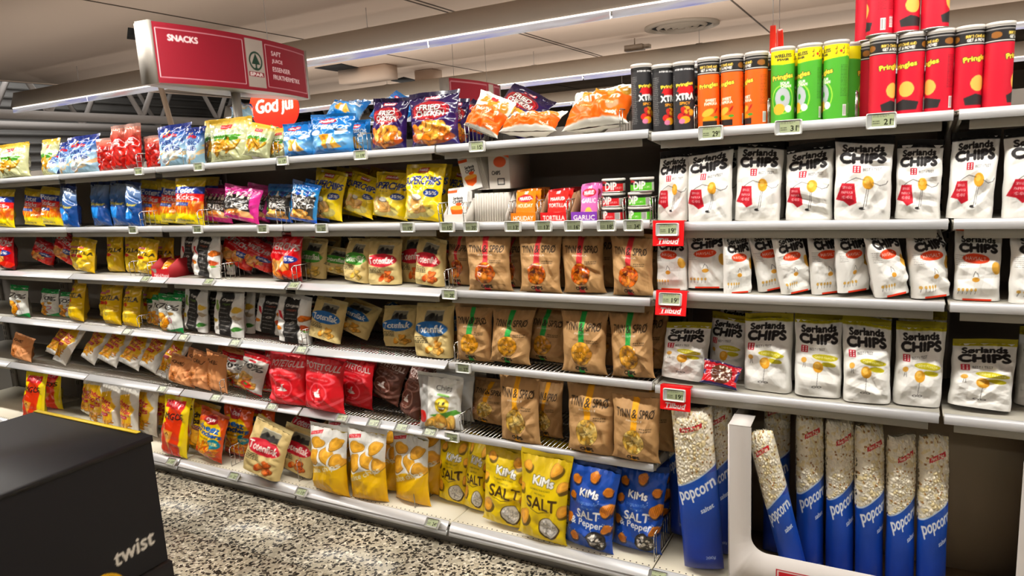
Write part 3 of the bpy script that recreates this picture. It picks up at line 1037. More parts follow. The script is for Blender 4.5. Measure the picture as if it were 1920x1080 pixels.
def surface(w_, h_, d_, kind, seed, crump, bend, pinch=None):
    if pinch is None:
        pinch = {'pillow': .13, 'block': .04}.get(kind, .03)
    rg = np.random.RandomState(seed)
    K = 7
    ang = rg.rand(K) * math.pi
    frq = rg.uniform(1.2, 6.5, K)
    ph = rg.rand(K) * 2
    cen = np.stack([rg.uniform(-.9, .9, 8), rg.uniform(.05, .95, 8)], 1)
    cang = rg.rand(8) * math.pi
    camp = rg.uniform(-1.6, 1.6, 8)
    tw = rg.uniform(-.05, .05)
    p1, p2, p3 = rg.rand(3) * 6
    skew = rg.uniform(-.06, .06) if kind != 'tube' else 0

    def S(U, V, side):
        if kind == 'pillow':
            T = np.sqrt(1 - (1 - np.clip(V / .24, 0, 1)) ** 2) * (1 - np.clip((V - .4) / .6, 0, 1) ** 2.0)
            prof = np.clip(1 - np.abs(U) ** 2.4, 0, 1) ** .6
        elif kind == 'block':
            T = (.8 + .2 * np.clip(V / .2, 0, 1)) * (1 - np.clip((V - .42) / .58, 0, 1) ** 1.8)
            prof = np.clip(1 - np.abs(U) ** 6, 0, 1) ** .5
        elif kind == 'tube':
            T = np.sqrt(np.clip(1 - (1 - np.clip(V / .1, 0, 1)) ** 2, 0, 1)) * np.sqrt(np.clip(1 - np.clip((V - .9) / .1, 0, 1) ** 2, 0, 1))
            prof = np.sqrt(np.clip(1 - U ** 2, 0, 1))
        else:
            T = .35 + .65 * np.sin(np.pi * np.clip(V, 0, 1))
            prof = np.clip(1 - np.abs(U) ** 3, 0, 1) ** .7
        T = .05 + .95 * T
        hw = w_ / 2 * (1 - pinch * T) * (1 + .012 * np.sin(V * 9 + p1) + .008 * np.sin(V * 21 + p2))
        x = U * hw + tw * w_ * (V - .3)
        y = side * d_ / 2 * T * prof
        z = h_ * V
        px, pv = U * w_ / h_ * .5 + .37 * side, V
        dis = 0
        for k in range(K):
            q = px * math.cos(ang[k]) + pv * math.sin(ang[k])
            dis = dis + tri(q * frq[k] * 2 + ph[k]) / frq[k] * 1.6
        for k in range(8):
            dx, dy = px - cen[k, 0] * w_ / h_ * .5, pv - cen[k, 1]
            t = dx * math.cos(cang[k]) + dy * math.sin(cang[k])
            r2 = dx * dx + dy * dy
            dis = dis + camp[k] * np.maximum(0, 1 - np.abs(t) / .06) * np.exp(-r2 / .05) * 1.0
        env = np.clip((1 - np.abs(U)) * 6, 0.1, 1) * np.clip(V * 9, .2, 1)
        pl = tri(U * 7 + p3) * np.exp(-(1 - V) / .1) * .8 + (tri(U * 8 + p2) * np.exp(-V / .08) * .9 if kind == 'pillow' else 0)
        y = y + side * crump * (dis * env + pl * env)
        y = y + bend * h_ * np.clip(V - .5, 0, 1) ** 2
        z = z + skew * h_ * U * np.clip(V - .3, 0, 1)
        z = z - abs(bend) * .25 * h_ * np.clip(V - .5, 0, 1) ** 2 + .006 * h_ * np.sin(U * 3 + p1) * V
        return np.stack([x, y, z], -1)
    return S


def bag_meshes(key, w_, h_, d_, kind, seed, crump, bend, res, name='crisp_bag'):
    D = DES[key]
    nu, nv = res or D['res']
    U, V = np.meshgrid(np.linspace(-1, 1, nu), np.linspace(0, 1, nv))
    S = surface(w_, h_, d_, kind, seed, crump, bend)
    f = S(U, V, -1)
    nb = 9
    Ub, Vb = np.meshgrid(np.linspace(-1, 1, nb), np.linspace(0, 1, nv))
    b = S(Ub, Vb, 1)
    # both faces share the side seam
    b[:, 0] = f[:, 0]
    b[:, -1] = f[:, -1]
    VV = np.concatenate([f.reshape(-1, 3), b.reshape(-1, 3)])
    Q = np.concatenate([grid_q(nv, nu), grid_q(nv, nb, nu * nv, True)])
    cf = paint(key, (nu, nv)).reshape(-1, 3)
    cb = np.tile(C(D['back']), (nb * nv, 1))
    body = npmesh(name, VV, Q, D['mat'], np.concatenate([cf, cb]))
    # top seal: a thin crimped strip
    ns = 33
    u = np.linspace(-1, 1, ns)
    top = (S(u, np.ones(ns), -1) + S(u, np.ones(ns), 1)) / 2
    sh = min(.02, h_ * .075)
    rows = []
    rg = random.Random(seed)
    lean = rg.uniform(-.5, .5) + bend
    for k, t in enumerate((0, .33, .66, 1)):
        r = top.copy()
        r[:, 2] += sh * t
        r[:, 1] += sh * t * lean + .0012 * np.where(np.arange(ns) % 2 == 0, 1, -1) + .004 * t * np.sin(u * 3 + seed)
        rows.append(r)
    fr = np.stack(rows)
    bk = fr.copy()
    bk[..., 1] += .0015
    sv = np.concatenate([fr.reshape(-1, 3), bk.reshape(-1, 3)])
    sq = np.concatenate([grid_q(4, ns), grid_q(4, ns, 4 * ns, True)])
    seal = npmesh('top_seal', sv, sq, D['mat'], np.tile(C(D['seal']), (len(sv), 1)), smooth=False)
    return body, seal, S


def film_disc(S, cu, cv, ru, rv, key):
    """the round window: a disc of clear glossy film with the crisps pressed against it"""
    n, k = 40, 14
    t = np.arange(n) * 2 * math.pi / n
    rr = np.linspace(0, 1, k)[1:]
    U = (cu + ru * rr[:, None] * np.cos(t))
    V = (cv + rv * rr[:, None] * np.sin(t))
    rg = np.random.RandomState(int(abs(cu * 1000)) + 5)
    P = S(U, V, -1)
    P[..., 1] -= .0022 * (1 - rr[:, None] ** 6) + .0009
    P[..., 1] -= .0025 * (1 - rr[:, None] ** 4) * tri(U * 9 + V * 6) * 1.0
    c0 = S(np.array([cu]), np.array([cv]), -1)
    c0[:, 1] -= .003
    VV = np.concatenate([P.reshape(-1, 3), c0])
    q = []
    for i in range(k - 2):
        for j in range(n):
            l = (j + 1) % n
            q.append([i * n + j, i * n + l, (i + 1) * n + l, (i + 1) * n + j])
    tr = [[(k - 1) * n, j, (j + 1) % n] for j in range(n)]
    img = paint(key)
    H, W = img.shape[:2]
    xx = np.clip(((rr[:, None] * np.cos(t)) * .5 + .5) * (W - 1), 0, W - 1).astype(int)
    yy = np.clip(((rr[:, None] * np.sin(t)) * .5 + .5) * (H - 1), 0, H - 1).astype(int)
    col = np.concatenate([img[yy, xx].reshape(-1, 3), img[H // 2, W // 2][None]])
    return npmesh('window', VV, q, FOIL, col, tris=tr)


# shelf rows: height of the lip's top edge, and how far forward it stands
LIPZ = {'A': 1.703, 'B': 1.389, 'C': 1.111, 'D': .798, 'E': .482, 'F': .10}
LIPY = {'A': .0166, 'B': .0115, 'C': .0, 'D': .0, 'E': .0, 'F': -.079}
LIPZ4 = {'A': 1.692, 'B': 1.381, 'C': 1.137, 'D': .79, 'F': .10}
ROWNAME = {'A': 'top shelf', 'B': 'second shelf', 'C': 'third shelf', 'D': 'fourth shelf', 'E': 'fifth shelf', 'F': 'base shelf'}


def lipz(row, x):
    return LIPZ4[row] if (x > 2.7 and row in LIPZ4) else LIPZ[row]


DECK = .007
BAGS = []
ALLB = []


def bag(key, row, l, r, t, Y=.05, d=.085, kind='pillow', roll=0, lean=4, yaw=0, bend=.05, crump=None, res=None,
        label=None, group=None, seed=None, zoff=0.0, hmul=1.0, cat='crisp bag', name='crisp_bag', wadd=0.0, b=None, wmul=.945):
    """a standing bag whose outline the photograph shows between pixels l and r, up to pixel t; Y: distance of its face behind the lip"""
    seed = seed if seed is not None else (len(BAGS) * 7 + 3)
    jr = random.Random(seed)
    if abs(yaw) < 1:
        yaw = jr.uniform(-6, 6)
    if abs(roll) < .5:
        roll = jr.uniform(-1.6, 1.6)
    if kind == 'pillow' and row != 'F' and b is None and abs(lean) < 20:
        Y -= .028
    if b is not None:      # where its foot stands on the deck
        Y = at((l + r) / 2, b, 2, LIPZ[row] - DECK)[1] - d * .12
    Yc = Y + d * .5
    lz = LIPZ[row]
    X0 = at((l + r) / 2, 540, 1, Yc)[0]
    zb = lipz(row, X0) - DECK
    # pixel row of the middle of the bag at its depth
    zt = at((l + r) / 2, t, 1, Yc)[2]
    pm = t
    for _ in range(3):
        pm_t = at((l + r) / 2, pm, 1, Yc)[2]
        pm += (pm_t - (zb + zt) / 2) * 400
    XL, XR = at(l, pm, 1, Yc)[0], at(r, pm, 1, Yc)[0]
    W = (XR - XL) * wmul + wadd
    H = (zt - zb) * hmul
    rr, ll = math.radians(roll), math.radians(lean)
    sh = min(.02, H * .075)
    if abs(lean) < 40:
        H = H / max(.5, math.cos(rr)) / max(.6, math.cos(ll))
        if roll:
            W = max(.05, (W - abs(math.sin(rr)) * H * .75) / math.cos(rr))
    H = H - sh
    cr = crump if crump is not None else {'printed_paper': .0105, 'printed_satin_foil': .011, 'printed_glossy_foil': .0105}[DES[key]['mat'].name]
    body, seal, S = bag_meshes(key, W, H, d, kind, seed, cr, bend, res, name)
    xb = (XL + XR) / 2 - math.sin(rr) * H * .5
    yb = Yc - 0.0
    zz = zb + zoff + W / 2 * abs(math.sin(rr)) + (d * .35 * math.sin(abs(ll)) if abs(lean) < 60 else d * .5)
    o = link(name, body, None, (xb, yb, zz))
    o.rotation_mode = 'XYZ'
    o.rotation_euler = (-ll, rr, math.radians(yaw))
    s = link('top_seal', seal, o)
    prop(o, label, cat, group)
    ALLB.append(o)
    rec = dict(o=o, S=S, W=W, H=H, d=d, key=key, row=row)
    BAGS.append(rec)
    if key.startswith('tynn'):
        wn = film_disc(S, 0, .34, .47, .185, 'crisps_' + key[5:])
        link('window', wn, o)
    return rec


def copy_tree(o):
    c = o.copy()
    COL.objects.link(c)
    for ch in list(o.children):
        k = ch.copy()
        COL.objects.link(k)
        k.parent = c
    return c


def behind(rec, label, dy=None, dx=0.0, dz=0.0, roll=None, lean=None, yaw=None):
    o = rec['o']
    c = copy_tree(o)
    c.location = Vector(o.location) + Vector((dx, dy if dy is not None else rec['d'] * .95, dz))
    e = list(o.rotation_euler)
    if roll is not None:
        e[1] = math.radians(roll)
    if lean is not None:
        e[0] = -math.radians(lean)
    if yaw is not None:
        e[2] = math.radians(yaw)
    c.rotation_euler = e
    c['label'] = label
    ALLB.append(c)
    return dict(rec, o=c)


def row_of(key, row, spans, desc, group, names=None, back=None, **kw):
    """a run of bags of one kind, left to right; every one gets its own label"""
    n = len(spans)
    ordn = ['leftmost', 'second from left', 'third from left', 'fourth from left', 'fifth from left', 'sixth from left', 'seventh from left']
    out = []
    dd = kw.get('d', .085)
    spans = [dict(s) for s in spans]
    for i in range(1, n):
        a, c = spans[i - 1], spans[i]
        if 'b' in a or 'b' in c or kw.get('nopush'):
            continue
        wmin = min(a['p'][1] - a['p'][0], c['p'][1] - c['p'][0])
        if (a['p'][1] - c['p'][0]) / wmin > .14:
            ya, yc = a.get('Y', kw.get('Y', .05)), c.get('Y', kw.get('Y', .05))
            if yc > ya:
                c['Y'] = ya + dd * 1.02
            elif a.get('fixed') is None:
                a['Y'] = yc + dd * 1.02
    kw.pop('nopush', None)
    for i, s in enumerate(spans):
        s.pop('fixed', None)
        l, r, t = s.pop('p')
        if 'label' in s:
            lab = s.pop('label')
        else:
            pos = ordn[i] if i < n - 1 else ('rightmost' if n > 1 else 'alone')
            lab = f'{desc}, {pos} on {ROWNAME[row]}' if n > 1 else f'{desc} on {ROWNAME[row]}'
        k = dict(kw)
        bk = s.pop('back', back)
        k.update(s)
        rec = bag(key, row, l, r, t, label=lab, group=group, **k)
        out.append(rec)
        if bk:
            pos = ordn[i].replace(' from left', '') if i < n - 1 else 'rightmost'
            rg = random.Random(i + 5)
            for q in range(bk):
                wh = ['behind', 'two behind', 'three behind'][q]
                behind(rec, f'{desc}, {wh} the {pos} one, {ROWNAME[row]}', rec['d'] * 1.1 * (q + 1), rg.uniform(-.012, .012), 0.0)
    return out


# ------------------------------------------------------------------ the building
def floor_material():
    m = bpy.data.materials.new('terrazzo')
    m.use_nodes = True
    nt = m.node_tree
    b = nt.nodes['Principled BSDF']
    b.inputs['Roughness'].default_value = .33
    tc = nt.nodes.new('ShaderNodeTexCoord')
    mp = nt.nodes.new('ShaderNodeMapping')
    nt.links.new(tc.outputs['Object'], mp.inputs['Vector'])
    # every slab shows its own chips: shift by the slab's random number
    oi = nt.nodes.new('ShaderNodeObjectInfo')
    cx = nt.nodes.new('ShaderNodeCombineXYZ')
    mul = nt.nodes.new('ShaderNodeMath')
    mul.operation = 'MULTIPLY'
    mul.inputs[1].default_value = 40
    nt.links.new(oi.outputs['Random'], mul.inputs[0])
    nt.links.new(mul.outputs[0], cx.inputs[0])
    nt.links.new(mul.outputs[0], cx.inputs[1])
    nt.links.new(cx.outputs[0], mp.inputs['Location'])
    prev = None
    base = nt.nodes.new('ShaderNodeTexNoise')
    base.inputs['Scale'].default_value = 60
    nt.links.new(mp.outputs[0], base.inputs['Vector'])
    r0 = nt.nodes.new('ShaderNodeValToRGB')
    r0.color_ramp.elements[0].position = .35
    r0.color_ramp.elements[1].position = .65
    r0.color_ramp.elements[0].color = (*lin(C('aaa18c')), 1)
    r0.color_ramp.elements[1].color = (*lin(C('c8bea8')), 1)
    nt.links.new(base.outputs['Fac'], r0.inputs[0])
    prev = r0.outputs[0]
    for scale, dens, thr, lightc, darkc in ((48, .8, .48, 'f2ead6', 'b3aa96'), (50, .42, .47, '1c1a18', '5a544a'), (70, .5, .45, '141312', '34302c')):
        v = nt.nodes.new('ShaderNodeTexVoronoi')
        v.inputs['Scale'].default_value = scale
        nz = nt.nodes.new('ShaderNodeTexNoise')
        nz.inputs['Scale'].default_value = scale * 1.1
        nt.links.new(mp.outputs[0], nz.inputs['Vector'])
        ad = nt.nodes.new('ShaderNodeVectorMath')
        ad.operation = 'MULTIPLY_ADD'
        ad.inputs[1].default_value = (.022, .022, .022)
        nt.links.new(nz.outputs['Color'], ad.inputs[0])
        nt.links.new(mp.outputs[0], ad.inputs[2])
        nt.links.new(ad.outputs[0], v.inputs['Vector'])
        sp = nt.nodes.new('ShaderNodeSeparateColor')
        nt.links.new(v.outputs['Color'], sp.inputs[0])
        c1 = nt.nodes.new('ShaderNodeMath')
        c1.operation = 'LESS_THAN'
        c1.inputs[1].default_value = thr
        nt.links.new(v.outputs['Distance'], c1.inputs[0])
        c2 = nt.nodes.new('ShaderNodeMath')
        c2.operation = 'LESS_THAN'
        c2.inputs[1].default_value = dens
        nt.links.new(sp.outputs[0], c2.inputs[0])
        mm = nt.nodes.new('ShaderNodeMath')
        mm.operation = 'MULTIPLY'
        nt.links.new(c1.outputs[0], mm.inputs[0])
        nt.links.new(c2.outputs[0], mm.inputs[1])
        cc = nt.nodes.new('ShaderNodeMix')
        cc.data_type = 'RGBA'
        cc.inputs[6].default_value = (*lin(C(lightc)), 1)
        cc.inputs[7].default_value = (*lin(C(darkc)), 1)
        nt.links.new(sp.outputs[1], cc.inputs[0])
        mx = nt.nodes.new('ShaderNodeMix')
        mx.data_type = 'RGBA'
        nt.links.new(mm.outputs[0], mx.inputs[0])
        nt.links.new(prev, mx.inputs[6])
        nt.links.new(cc.outputs[2], mx.inputs[7])
        prev = mx.outputs[2]
    nt.links.new(prev, b.inputs['Base Color'])
    return m


TERR = floor_material()
JOINT = mat('floor_joint', '4a463e', rough=.8)
CEIL = mat('ceiling_paint', 'd9c3b0', rough=.9, vary=.03, vscale=1.2)
WALL = mat('wall_paint', 'b9aa98', rough=.9, vary=.04, vscale=.7)
CORR = mat('corrugated_steel', 'a3a2a0', rough=.6)
TRUSSM = mat('truss_paint', 'c4beba', rough=.6)
TRUNKM = mat('trunk_enamel', 'b5a999', rough=.5, vary=.03)
def diffuser_material():
    m = bpy.data.materials.new('lamp_diffuser')
    m.use_nodes = True
    nt = m.node_tree
    b = nt.nodes['Principled BSDF']
    b.inputs['Base Color'].default_value = (.6, .6, .64, 1)
    b.inputs['Roughness'].default_value = .15
    tc = nt.nodes.new('ShaderNodeTexCoord')
    mp = nt.nodes.new('ShaderNodeMapping')
    mp.inputs['Scale'].default_value = (1.1, 12, 12)
    n = nt.nodes.new('ShaderNodeTexNoise')
    n.inputs['Scale'].default_value = 1.3
    n.inputs['Detail'].default_value = 3
    r = nt.nodes.new('ShaderNodeValToRGB')
    e = r.color_ramp.elements
    e[0].position, e[1].position = .36, .64
    e[0].color, e[1].color = (.30, .34, .85, 1), (.75, .36, .36, 1)  # blue and red reflections painted into the strip's glow colour
    k = e.new(.48)
    k.color = (.82, .8, .84, 1)
    k = e.new(.56)
    k.color = (.62, .58, .58, 1)
    nt.links.new(tc.outputs['Object'], mp.inputs[0])
    nt.links.new(mp.outputs[0], n.inputs[0])
    nt.links.new(n.outputs[0], r.inputs[0])
    nt.links.new(r.outputs[0], b.inputs['Emission Color'])
    b.inputs['Emission Strength'].default_value = .42
    return m


DIFF = diffuser_material()
TUBE = mat('lamp_tube_line', 'ffffff', emit='fff6ea', estr=1.4)

fl = MB().box(-9, 8, -6, 14, -.06, -.006).build('floor', JOINT)
prop(fl, kind='structure')
TS = .6
tile = MB().box(.002, TS - .002, .002, TS - .002, -.006, 0).mesh('floor_tile', TERR)
for i in range(-4, 10):
    for j in range(-5, 1):
        link('floor_tile', tile, fl, (i * TS - .1, j * TS + .12, 0))
prop(MB().box(-5.6, 8, -6, 14, 2.9, 3.0).build('ceiling', CEIL), kind='structure')
prop(MB().box(-9.6, -5.6, -6, 14, 4.3, 4.4).build('ceiling', CORR), kind='structure')
prop(MB().box(-5.7, -5.6, -6, 14, 2.9, 4.3).build('trim_1', CEIL), kind='structure')
wl = MB().box(-9.6, -9.5, -6, 14, -.06, 4.4).build('wall_left', CORR)
prop(wl, kind='structure')
rib = MB().prism([(0, -.03), (.05, -.02), (.05, .02), (0, .03)], -6, 14)
ribm = rib.mesh('cladding_rib', CORR)
for k in range(16):
    link('cladding_rib', ribm, wl, (-9.5, 0, 2.0 + k * .15), (0, 0, 0)).matrix_local = Matrix.Translation((-9.5, 0, 2.0 + k * .15)) @ Matrix.Rotation(math.pi / 2, 4, 'Z') @ Matrix.Scale(-1, 4, (0, 1, 0))
prop(MB().box(8, 8.1, -6, 14, -.06, 4.4).build('wall_right', WALL), kind='structure')
prop(MB().box(-9.6, 8, 14, 14.1, -.06, 4.4).build('wall_back', WALL), kind='structure')
prop(MB().box(-9.6, 8, -6.1, -6, -.06, 4.4).build('wall_front', WALL), kind='structure')

cl = bpy.data.objects['ceiling']
for px, py in ((240, 14), (804, 7), (985, 66), (1395, 20)):
    q = at(px, py, 2, 2.9)
    MB().box(q[0] - .008, q[0] + .008, -6, 14, 2.896, 2.9005).build('panel_joint', mat('ceiling_joint', '5f5246', rough=.9), cl)

# roof trusses in the raised part beyond the low ceiling
for k, xx in enumerate((-7.0, -8.6)):
    tr = empty('roof_truss', (xx, 0, 2.6))
    prop(tr, ['pale steel roof truss nearest, beyond the low ceiling', 'pale steel roof truss farther off against the ribbed wall'][k], 'truss', 'roof trusses beyond the ceiling')
    MB().box(-.06, .06, -6, 14, 0, .12).build('lower_chord', TRUSSM, tr)
    MB().box(-.06, .06, -6, 14, 1.4, 1.52).build('upper_chord', TRUSSM, tr)
    for q in range(13):
        y0 = -5 + q * 1.4
        MB().bar((0, y0, .1), (0, y0 + .7, 1.42), .045, 4).build('diagonal', TRUSSM, tr)
        MB().bar((0, y0 + .7, 1.42), (0, y0 + 1.4, .1), .045, 4).build('diagonal', TRUSSM, tr)

# light trunks
for k, ly in enumerate(LAMP_Y):
    tr = empty('light_trunk', (0, ly, 2.55))
    prop(tr, ['grey light trunk hanging over the near aisle', 'grey light trunk above the next aisle, nearest seen behind the shelves',
              'grey light trunk second behind the shelves', 'grey light trunk farthest behind the shelves',
              'grey light trunk behind the camera'][k], 'light', 'ceiling light trunks')
    MB().prism([(-.10, .02), (-.045, .19), (.045, .19), (.10, .02)], -5.4, 7.5).build('housing', TRUNKM, tr)
    for q in range(9):
        x0 = -5.35 + q * 1.43
        MB().box(x0, x0 + 1.41, -.105, -.085, -.040, .006).build('diffuser', DIFF, tr)
        MB().box(x0, x0 + 1.43, -.106, -.086, .008, .018).build('tube_line', TUBE, tr)
        MB().box(x0, x0 + 1.41, .085, .105, .0, .018).build('diffuser', DIFF, tr)
    for x0 in (-4.2, -2.4, -.28, 1.6, 3.4, 5.2):
        w_ = MB().bar((x0, 0, .19), (x0, 0, .35), .003).box(x0 - .03, x0 + .03, -.012, .012, .188, .2)
        w_.build('suspension_wire', TRUSSM, tr)

# things on the ceiling
vc = at(1278, 47, 2, 2.9)
tr = empty('ceiling_vent', (vc[0], vc[1], 2.9))
prop(tr, 'round ringed air vent set in the beige ceiling', 'vent')
VENT = mat('vent_enamel', 'a89a8a', rough=.5)
MB().lathe([(.36, 0), (.36, -.02), (.31, -.03), (.295, -.004)], 40).build('outer_ring', VENT, tr, smooth=False)
for r in (.225, .15, .08):
    MB().lathe([(r + .022, -.012), (r, -.035), (r - .008, -.035), (r - .008, -.008)], 40).build('ring', VENT, tr)
MB().lathe([(.295, -.004), (.001, -.004)], 40).build('throat', BLACKSLOT, tr)
MB().lathe([(.04, -.006), (.035, -.035), (.001, -.035)], 24).build('hub', VENT, tr)
sb = at(1190, 90, 2, 2.8)
tr = empty('ceiling_sensor', (sb[0], sb[1], 2.8))
prop(tr, 'small pale sensor box hung under the ceiling beside the round vent', 'sensor')
MB().box(-.1, .1, -.05, .05, -.03, .03).build('case', VENT, tr)
MB().bar((0, 0, .03), (0, 0, .1), .006).build('stem', VENT, tr)
MB().box(.1, .17, -.04, .04, -.02, .02).build('connector', TRUNKM, tr)
DUCT = mat('black_duct', '151414', rough=.7)
for k, q in enumerate((((590, 128), (640, 120), (706, 135), (684, 142)), ((733, 152), (757, 145), (790, 153), (788, 162)), ((240, 53), (268, 57), (270, 77), (238, 73)))):
    P = [at(a, b, 2, 2.893) for a, b in q]
    vv = np.array(P + [p + np.array((0, 0, .006)) for p in P])
    o = link('ceiling_hatch', npmesh('ceiling_hatch', vv, [(3, 2, 1, 0), (4, 5, 6, 7), (0, 1, 5, 4), (1, 2, 6, 5), (2, 3, 7, 6), (3, 0, 4, 7)], DUCT, smooth=False))
    prop(o, ['long black open ceiling hatch behind the nearest light trunk', 'short black open ceiling hatch beside the beige duct', 'black open ceiling hatch left of the large red sign'][k], 'hatch', 'open ceiling hatches')
for k, (a, b, ww) in enumerate((((640, 152), (740, 140), .36), ((790, 156), (818, 144), .13))):
    p = at((a[0] + b[0]) / 2, (a[1] + b[1]) / 2, 2, 2.78)
    tr = MB().box(-ww, ww, -.12, .12, -.045 - .03 * k, .115).build('ceiling_duct', CEIL, None, (p[0], p[1], 2.78))
    prop(tr, ['long boxed beige duct under the ceiling between two black hatches', 'square boxed beige duct under the ceiling, right of the hatches'][k], 'duct')

# hanging section signs
SIGNRED = '861a2b'
SILVER = mat('brushed_silver', 'a39d95', rough=.4, metal=.3)


def sign_curve(y, half, bul):
    return bul * (1 - (y / half) ** 2)


def section_sign(loc, half, h, painter, res, label, bul=.10, yaw=0.0, hang=False):
    root = empty('section_sign', loc, (0, 0, yaw))
    prop(root, label, 'sign')
    nu, nv = res
    y = np.linspace(-half, half, nu)
    z = np.linspace(-h / 2, h / 2, nv)
    Yg, Zg = np.meshgrid(y, z)
    c = Canvas(nu, nv, SIGNRED)
    painter(c)
    P = np.stack([.05 + sign_curve(Yg, half, bul), Yg, Zg], -1)
    link('printed_face', npmesh('printed_face', P, grid_q(nv, nu), CARD, c.done()), root)
    n = 24
    yy = np.linspace(-half, half, n)
    b = MB()
    pts = [(.048 + sign_curve(v, half, bul), v) for v in yy] + [(-.05 - sign_curve(v, half, bul), v) for v in yy[::-1]]
    k = len(pts)
    vv = np.array([(x, v, -h / 2) for x, v in pts] + [(x, v, h / 2) for x, v in pts])
    qs = [(i, (i + 1) % k, k + (i + 1) % k, k + i) for i in range(k)]
    cap = [(i, i + 1, k - 2 - i, k - 1 - i) for i in range(n - 1)]
    qs += [tuple(reversed(q)) for q in cap] + [tuple(x + k for x in q) for q in cap]
    link('case', npmesh('case', vv, qs, SILVER, smooth=False), root)
    for s in (-1, 1):
        MB().box(-.03, .052, s * half - .012, s * half + .012, -h / 2 - .004, h / 2 + .004).build('end_cap', SILVER, root)
    if hang:
        for s in (-.3, .3):
            MB().bar((0, s, h / 2), (0, s, 2.9 - loc[2]), .002).build('hanging_wire', SILVER, root)
    else:
        MB().box(-.012, .012, -.02, .02, -h / 2 - .358, -h / 2).build('post', SILVER, root)
    return root


def paint_main(c):
    ln = 'e0c8cc'
    for (a, b) in ((.018, .448), (.605, .982)):
        c.line([(a, .1), (a, .9), (b, .9), (b, .1), (a, .1)], .003, ln)
    c.txt('SNACKS', .135, .76, .135, .10, 'e6d4d4', bold=.004)
    c.rect(.464, .06, .588, .95, 'b0a59c')
    c.ell(.527, .55, .046, .175, '1c3a2c').ell(.527, .55, .037, .141, 'b0a59c')
    c.poly([(.527, .69), (.556, .49), (.532, .49), (.532, .43), (.544, .40), (.51, .40), (.522, .43), (.522, .49), (.498, .49)], '1c3a2c')
    c.rect(.474, .26, .578, .345, '861a2b').txt('SPAR', .526, .302, .09, .055, 'e0d4d0', bold=.004)
    for i, (s, ww) in enumerate((('SAFT', .08), ('JUICE', .09), ('ESSENSER', .155), ('FRUKTHERMETIKK', .25))):
        c.txt(s, .65 + ww / 2, .755 - i * .15, ww, .085, 'e6d4d4', bold=.003)


section_sign((.426, .23, 2.19), .52, .265, paint_main, (300, 92), 'large curved red section sign with white lettering above the top shelf', .081, .096)


def paint_second(c):
    c.line([(.03, .12), (.03, .88), (.62, .88), (.62, .12), (.03, .12)], .006, 'd8b8bc')
    c.rect(.66, .06, .78, .94, 'b0a59c')
    c.line([(.8, .12), (.8, .88), (.97, .88), (.97, .12), (.8, .12)], .006, 'd8b8bc')


section_sign((-.25, 3.66, 2.31), .475, .265, paint_second, (90, 30), 'smaller looking red section sign over the aisle behind', .06, hang=True)

# lit greeting disc and two more seen edge on
GLOW = mat('backlit_red_print', attr=True, rough=.3, emit='ffffff', estr=.9)


def disc_sign(loc, R, yaw, label, wire):
    root = empty('greeting_disc', loc, (0, 0, yaw))
    prop(root, label, 'sign', 'round red greeting discs')
    n, k = 48, 30
    c = Canvas(64, 64, 'e2301c')
    c.vgrad(0, 1, 'e0241c', 'ee5a22')
    c.txt('God jul', .5, .5, .74, .34, 'fff6ee', bold=.022, rot=.1, shear=.2)
    c.poly([(.7 + (.06 if i % 2 == 0 else .025) * math.sin(i * math.pi / 5), .72 + (.06 if i % 2 == 0 else .025) * math.cos(i * math.pi / 5)) for i in range(10)], 'f4c828')
    img = c.done()
    g = np.linspace(-1, 1, 64)
    GX, GZ = np.meshgrid(g, g)
    # square grid pressed into a disc
    X = GX * np.sqrt(1 - GZ ** 2 / 2) * R
    Z = GZ * np.sqrt(1 - GX ** 2 / 2) * R
    P = np.stack([X, np.full_like(X, -.013), Z], -1)
    ix = np.clip(((X / R) * .5 + .5) * 63, 0, 63).astype(int)
    iz = np.clip(((Z / R) * .5 + .5) * 63, 0, 63).astype(int)
    link('lit_face', npmesh('lit_face', P, grid_q(64, 64), GLOW, img[iz, ix]), root)
    body = MB()
    an = np.arange(n) * 2 * math.pi / n
    vv = np.array([(R * math.cos(t), y, R * math.sin(t)) for y in (-.012, .012) for t in an])
    qs = [(j, (j + 1) % n, n + (j + 1) % n, n + j) for j in range(n)]
    tr = [(n, n + j + 1, n + j) for j in range(1, n - 1)]
    link('rim', npmesh('rim', vv, qs, mat('red_disc_rim', 'e23020', rough=.4, emit='e02818', estr=.5), tris=tr, smooth=False), root)
    MB().bar((0, 0, R), (0, 0, wire), .002).build('hanging_wire', TRUSSM, root)


gp = at(515, 201, 1, .85)
disc_sign(tuple(gp), .150, .5, 'round red lit greeting disc hanging just below the large red sign', 2.9 - gp[2])
for k, px in enumerate((1449, 1461)):
    p = at(px, 100 if k == 0 else 104, 1, 1.4 + .25 * k)
    disc_sign((p[0], p[1], p[2]), .13, 1.71 + .06 * k, ['red greeting disc seen edge on behind the green cans, left one', 'red greeting disc seen edge on behind the green cans, right one'][k], 2.9 - p[2])
# beige slanting post left of the sign
pa, pb = at(304, 172, 1, 1.6), at(323, 240, 1, 1.6)
pa = pb + (pa - pb) * (2.9 - pb[2]) / (pa[2] - pb[2])
o = MB().bar(pa, pb, .028, 4).build('slanting_post', mat('beige_post', 'b09a84', rough=.6))
prop(o, 'beige slanting post seen under the left end of the large sign', 'post')

# ------------------------------------------------------------------ the shelving
BAY = .9
DEPTH = .43
PANELBACK = .44


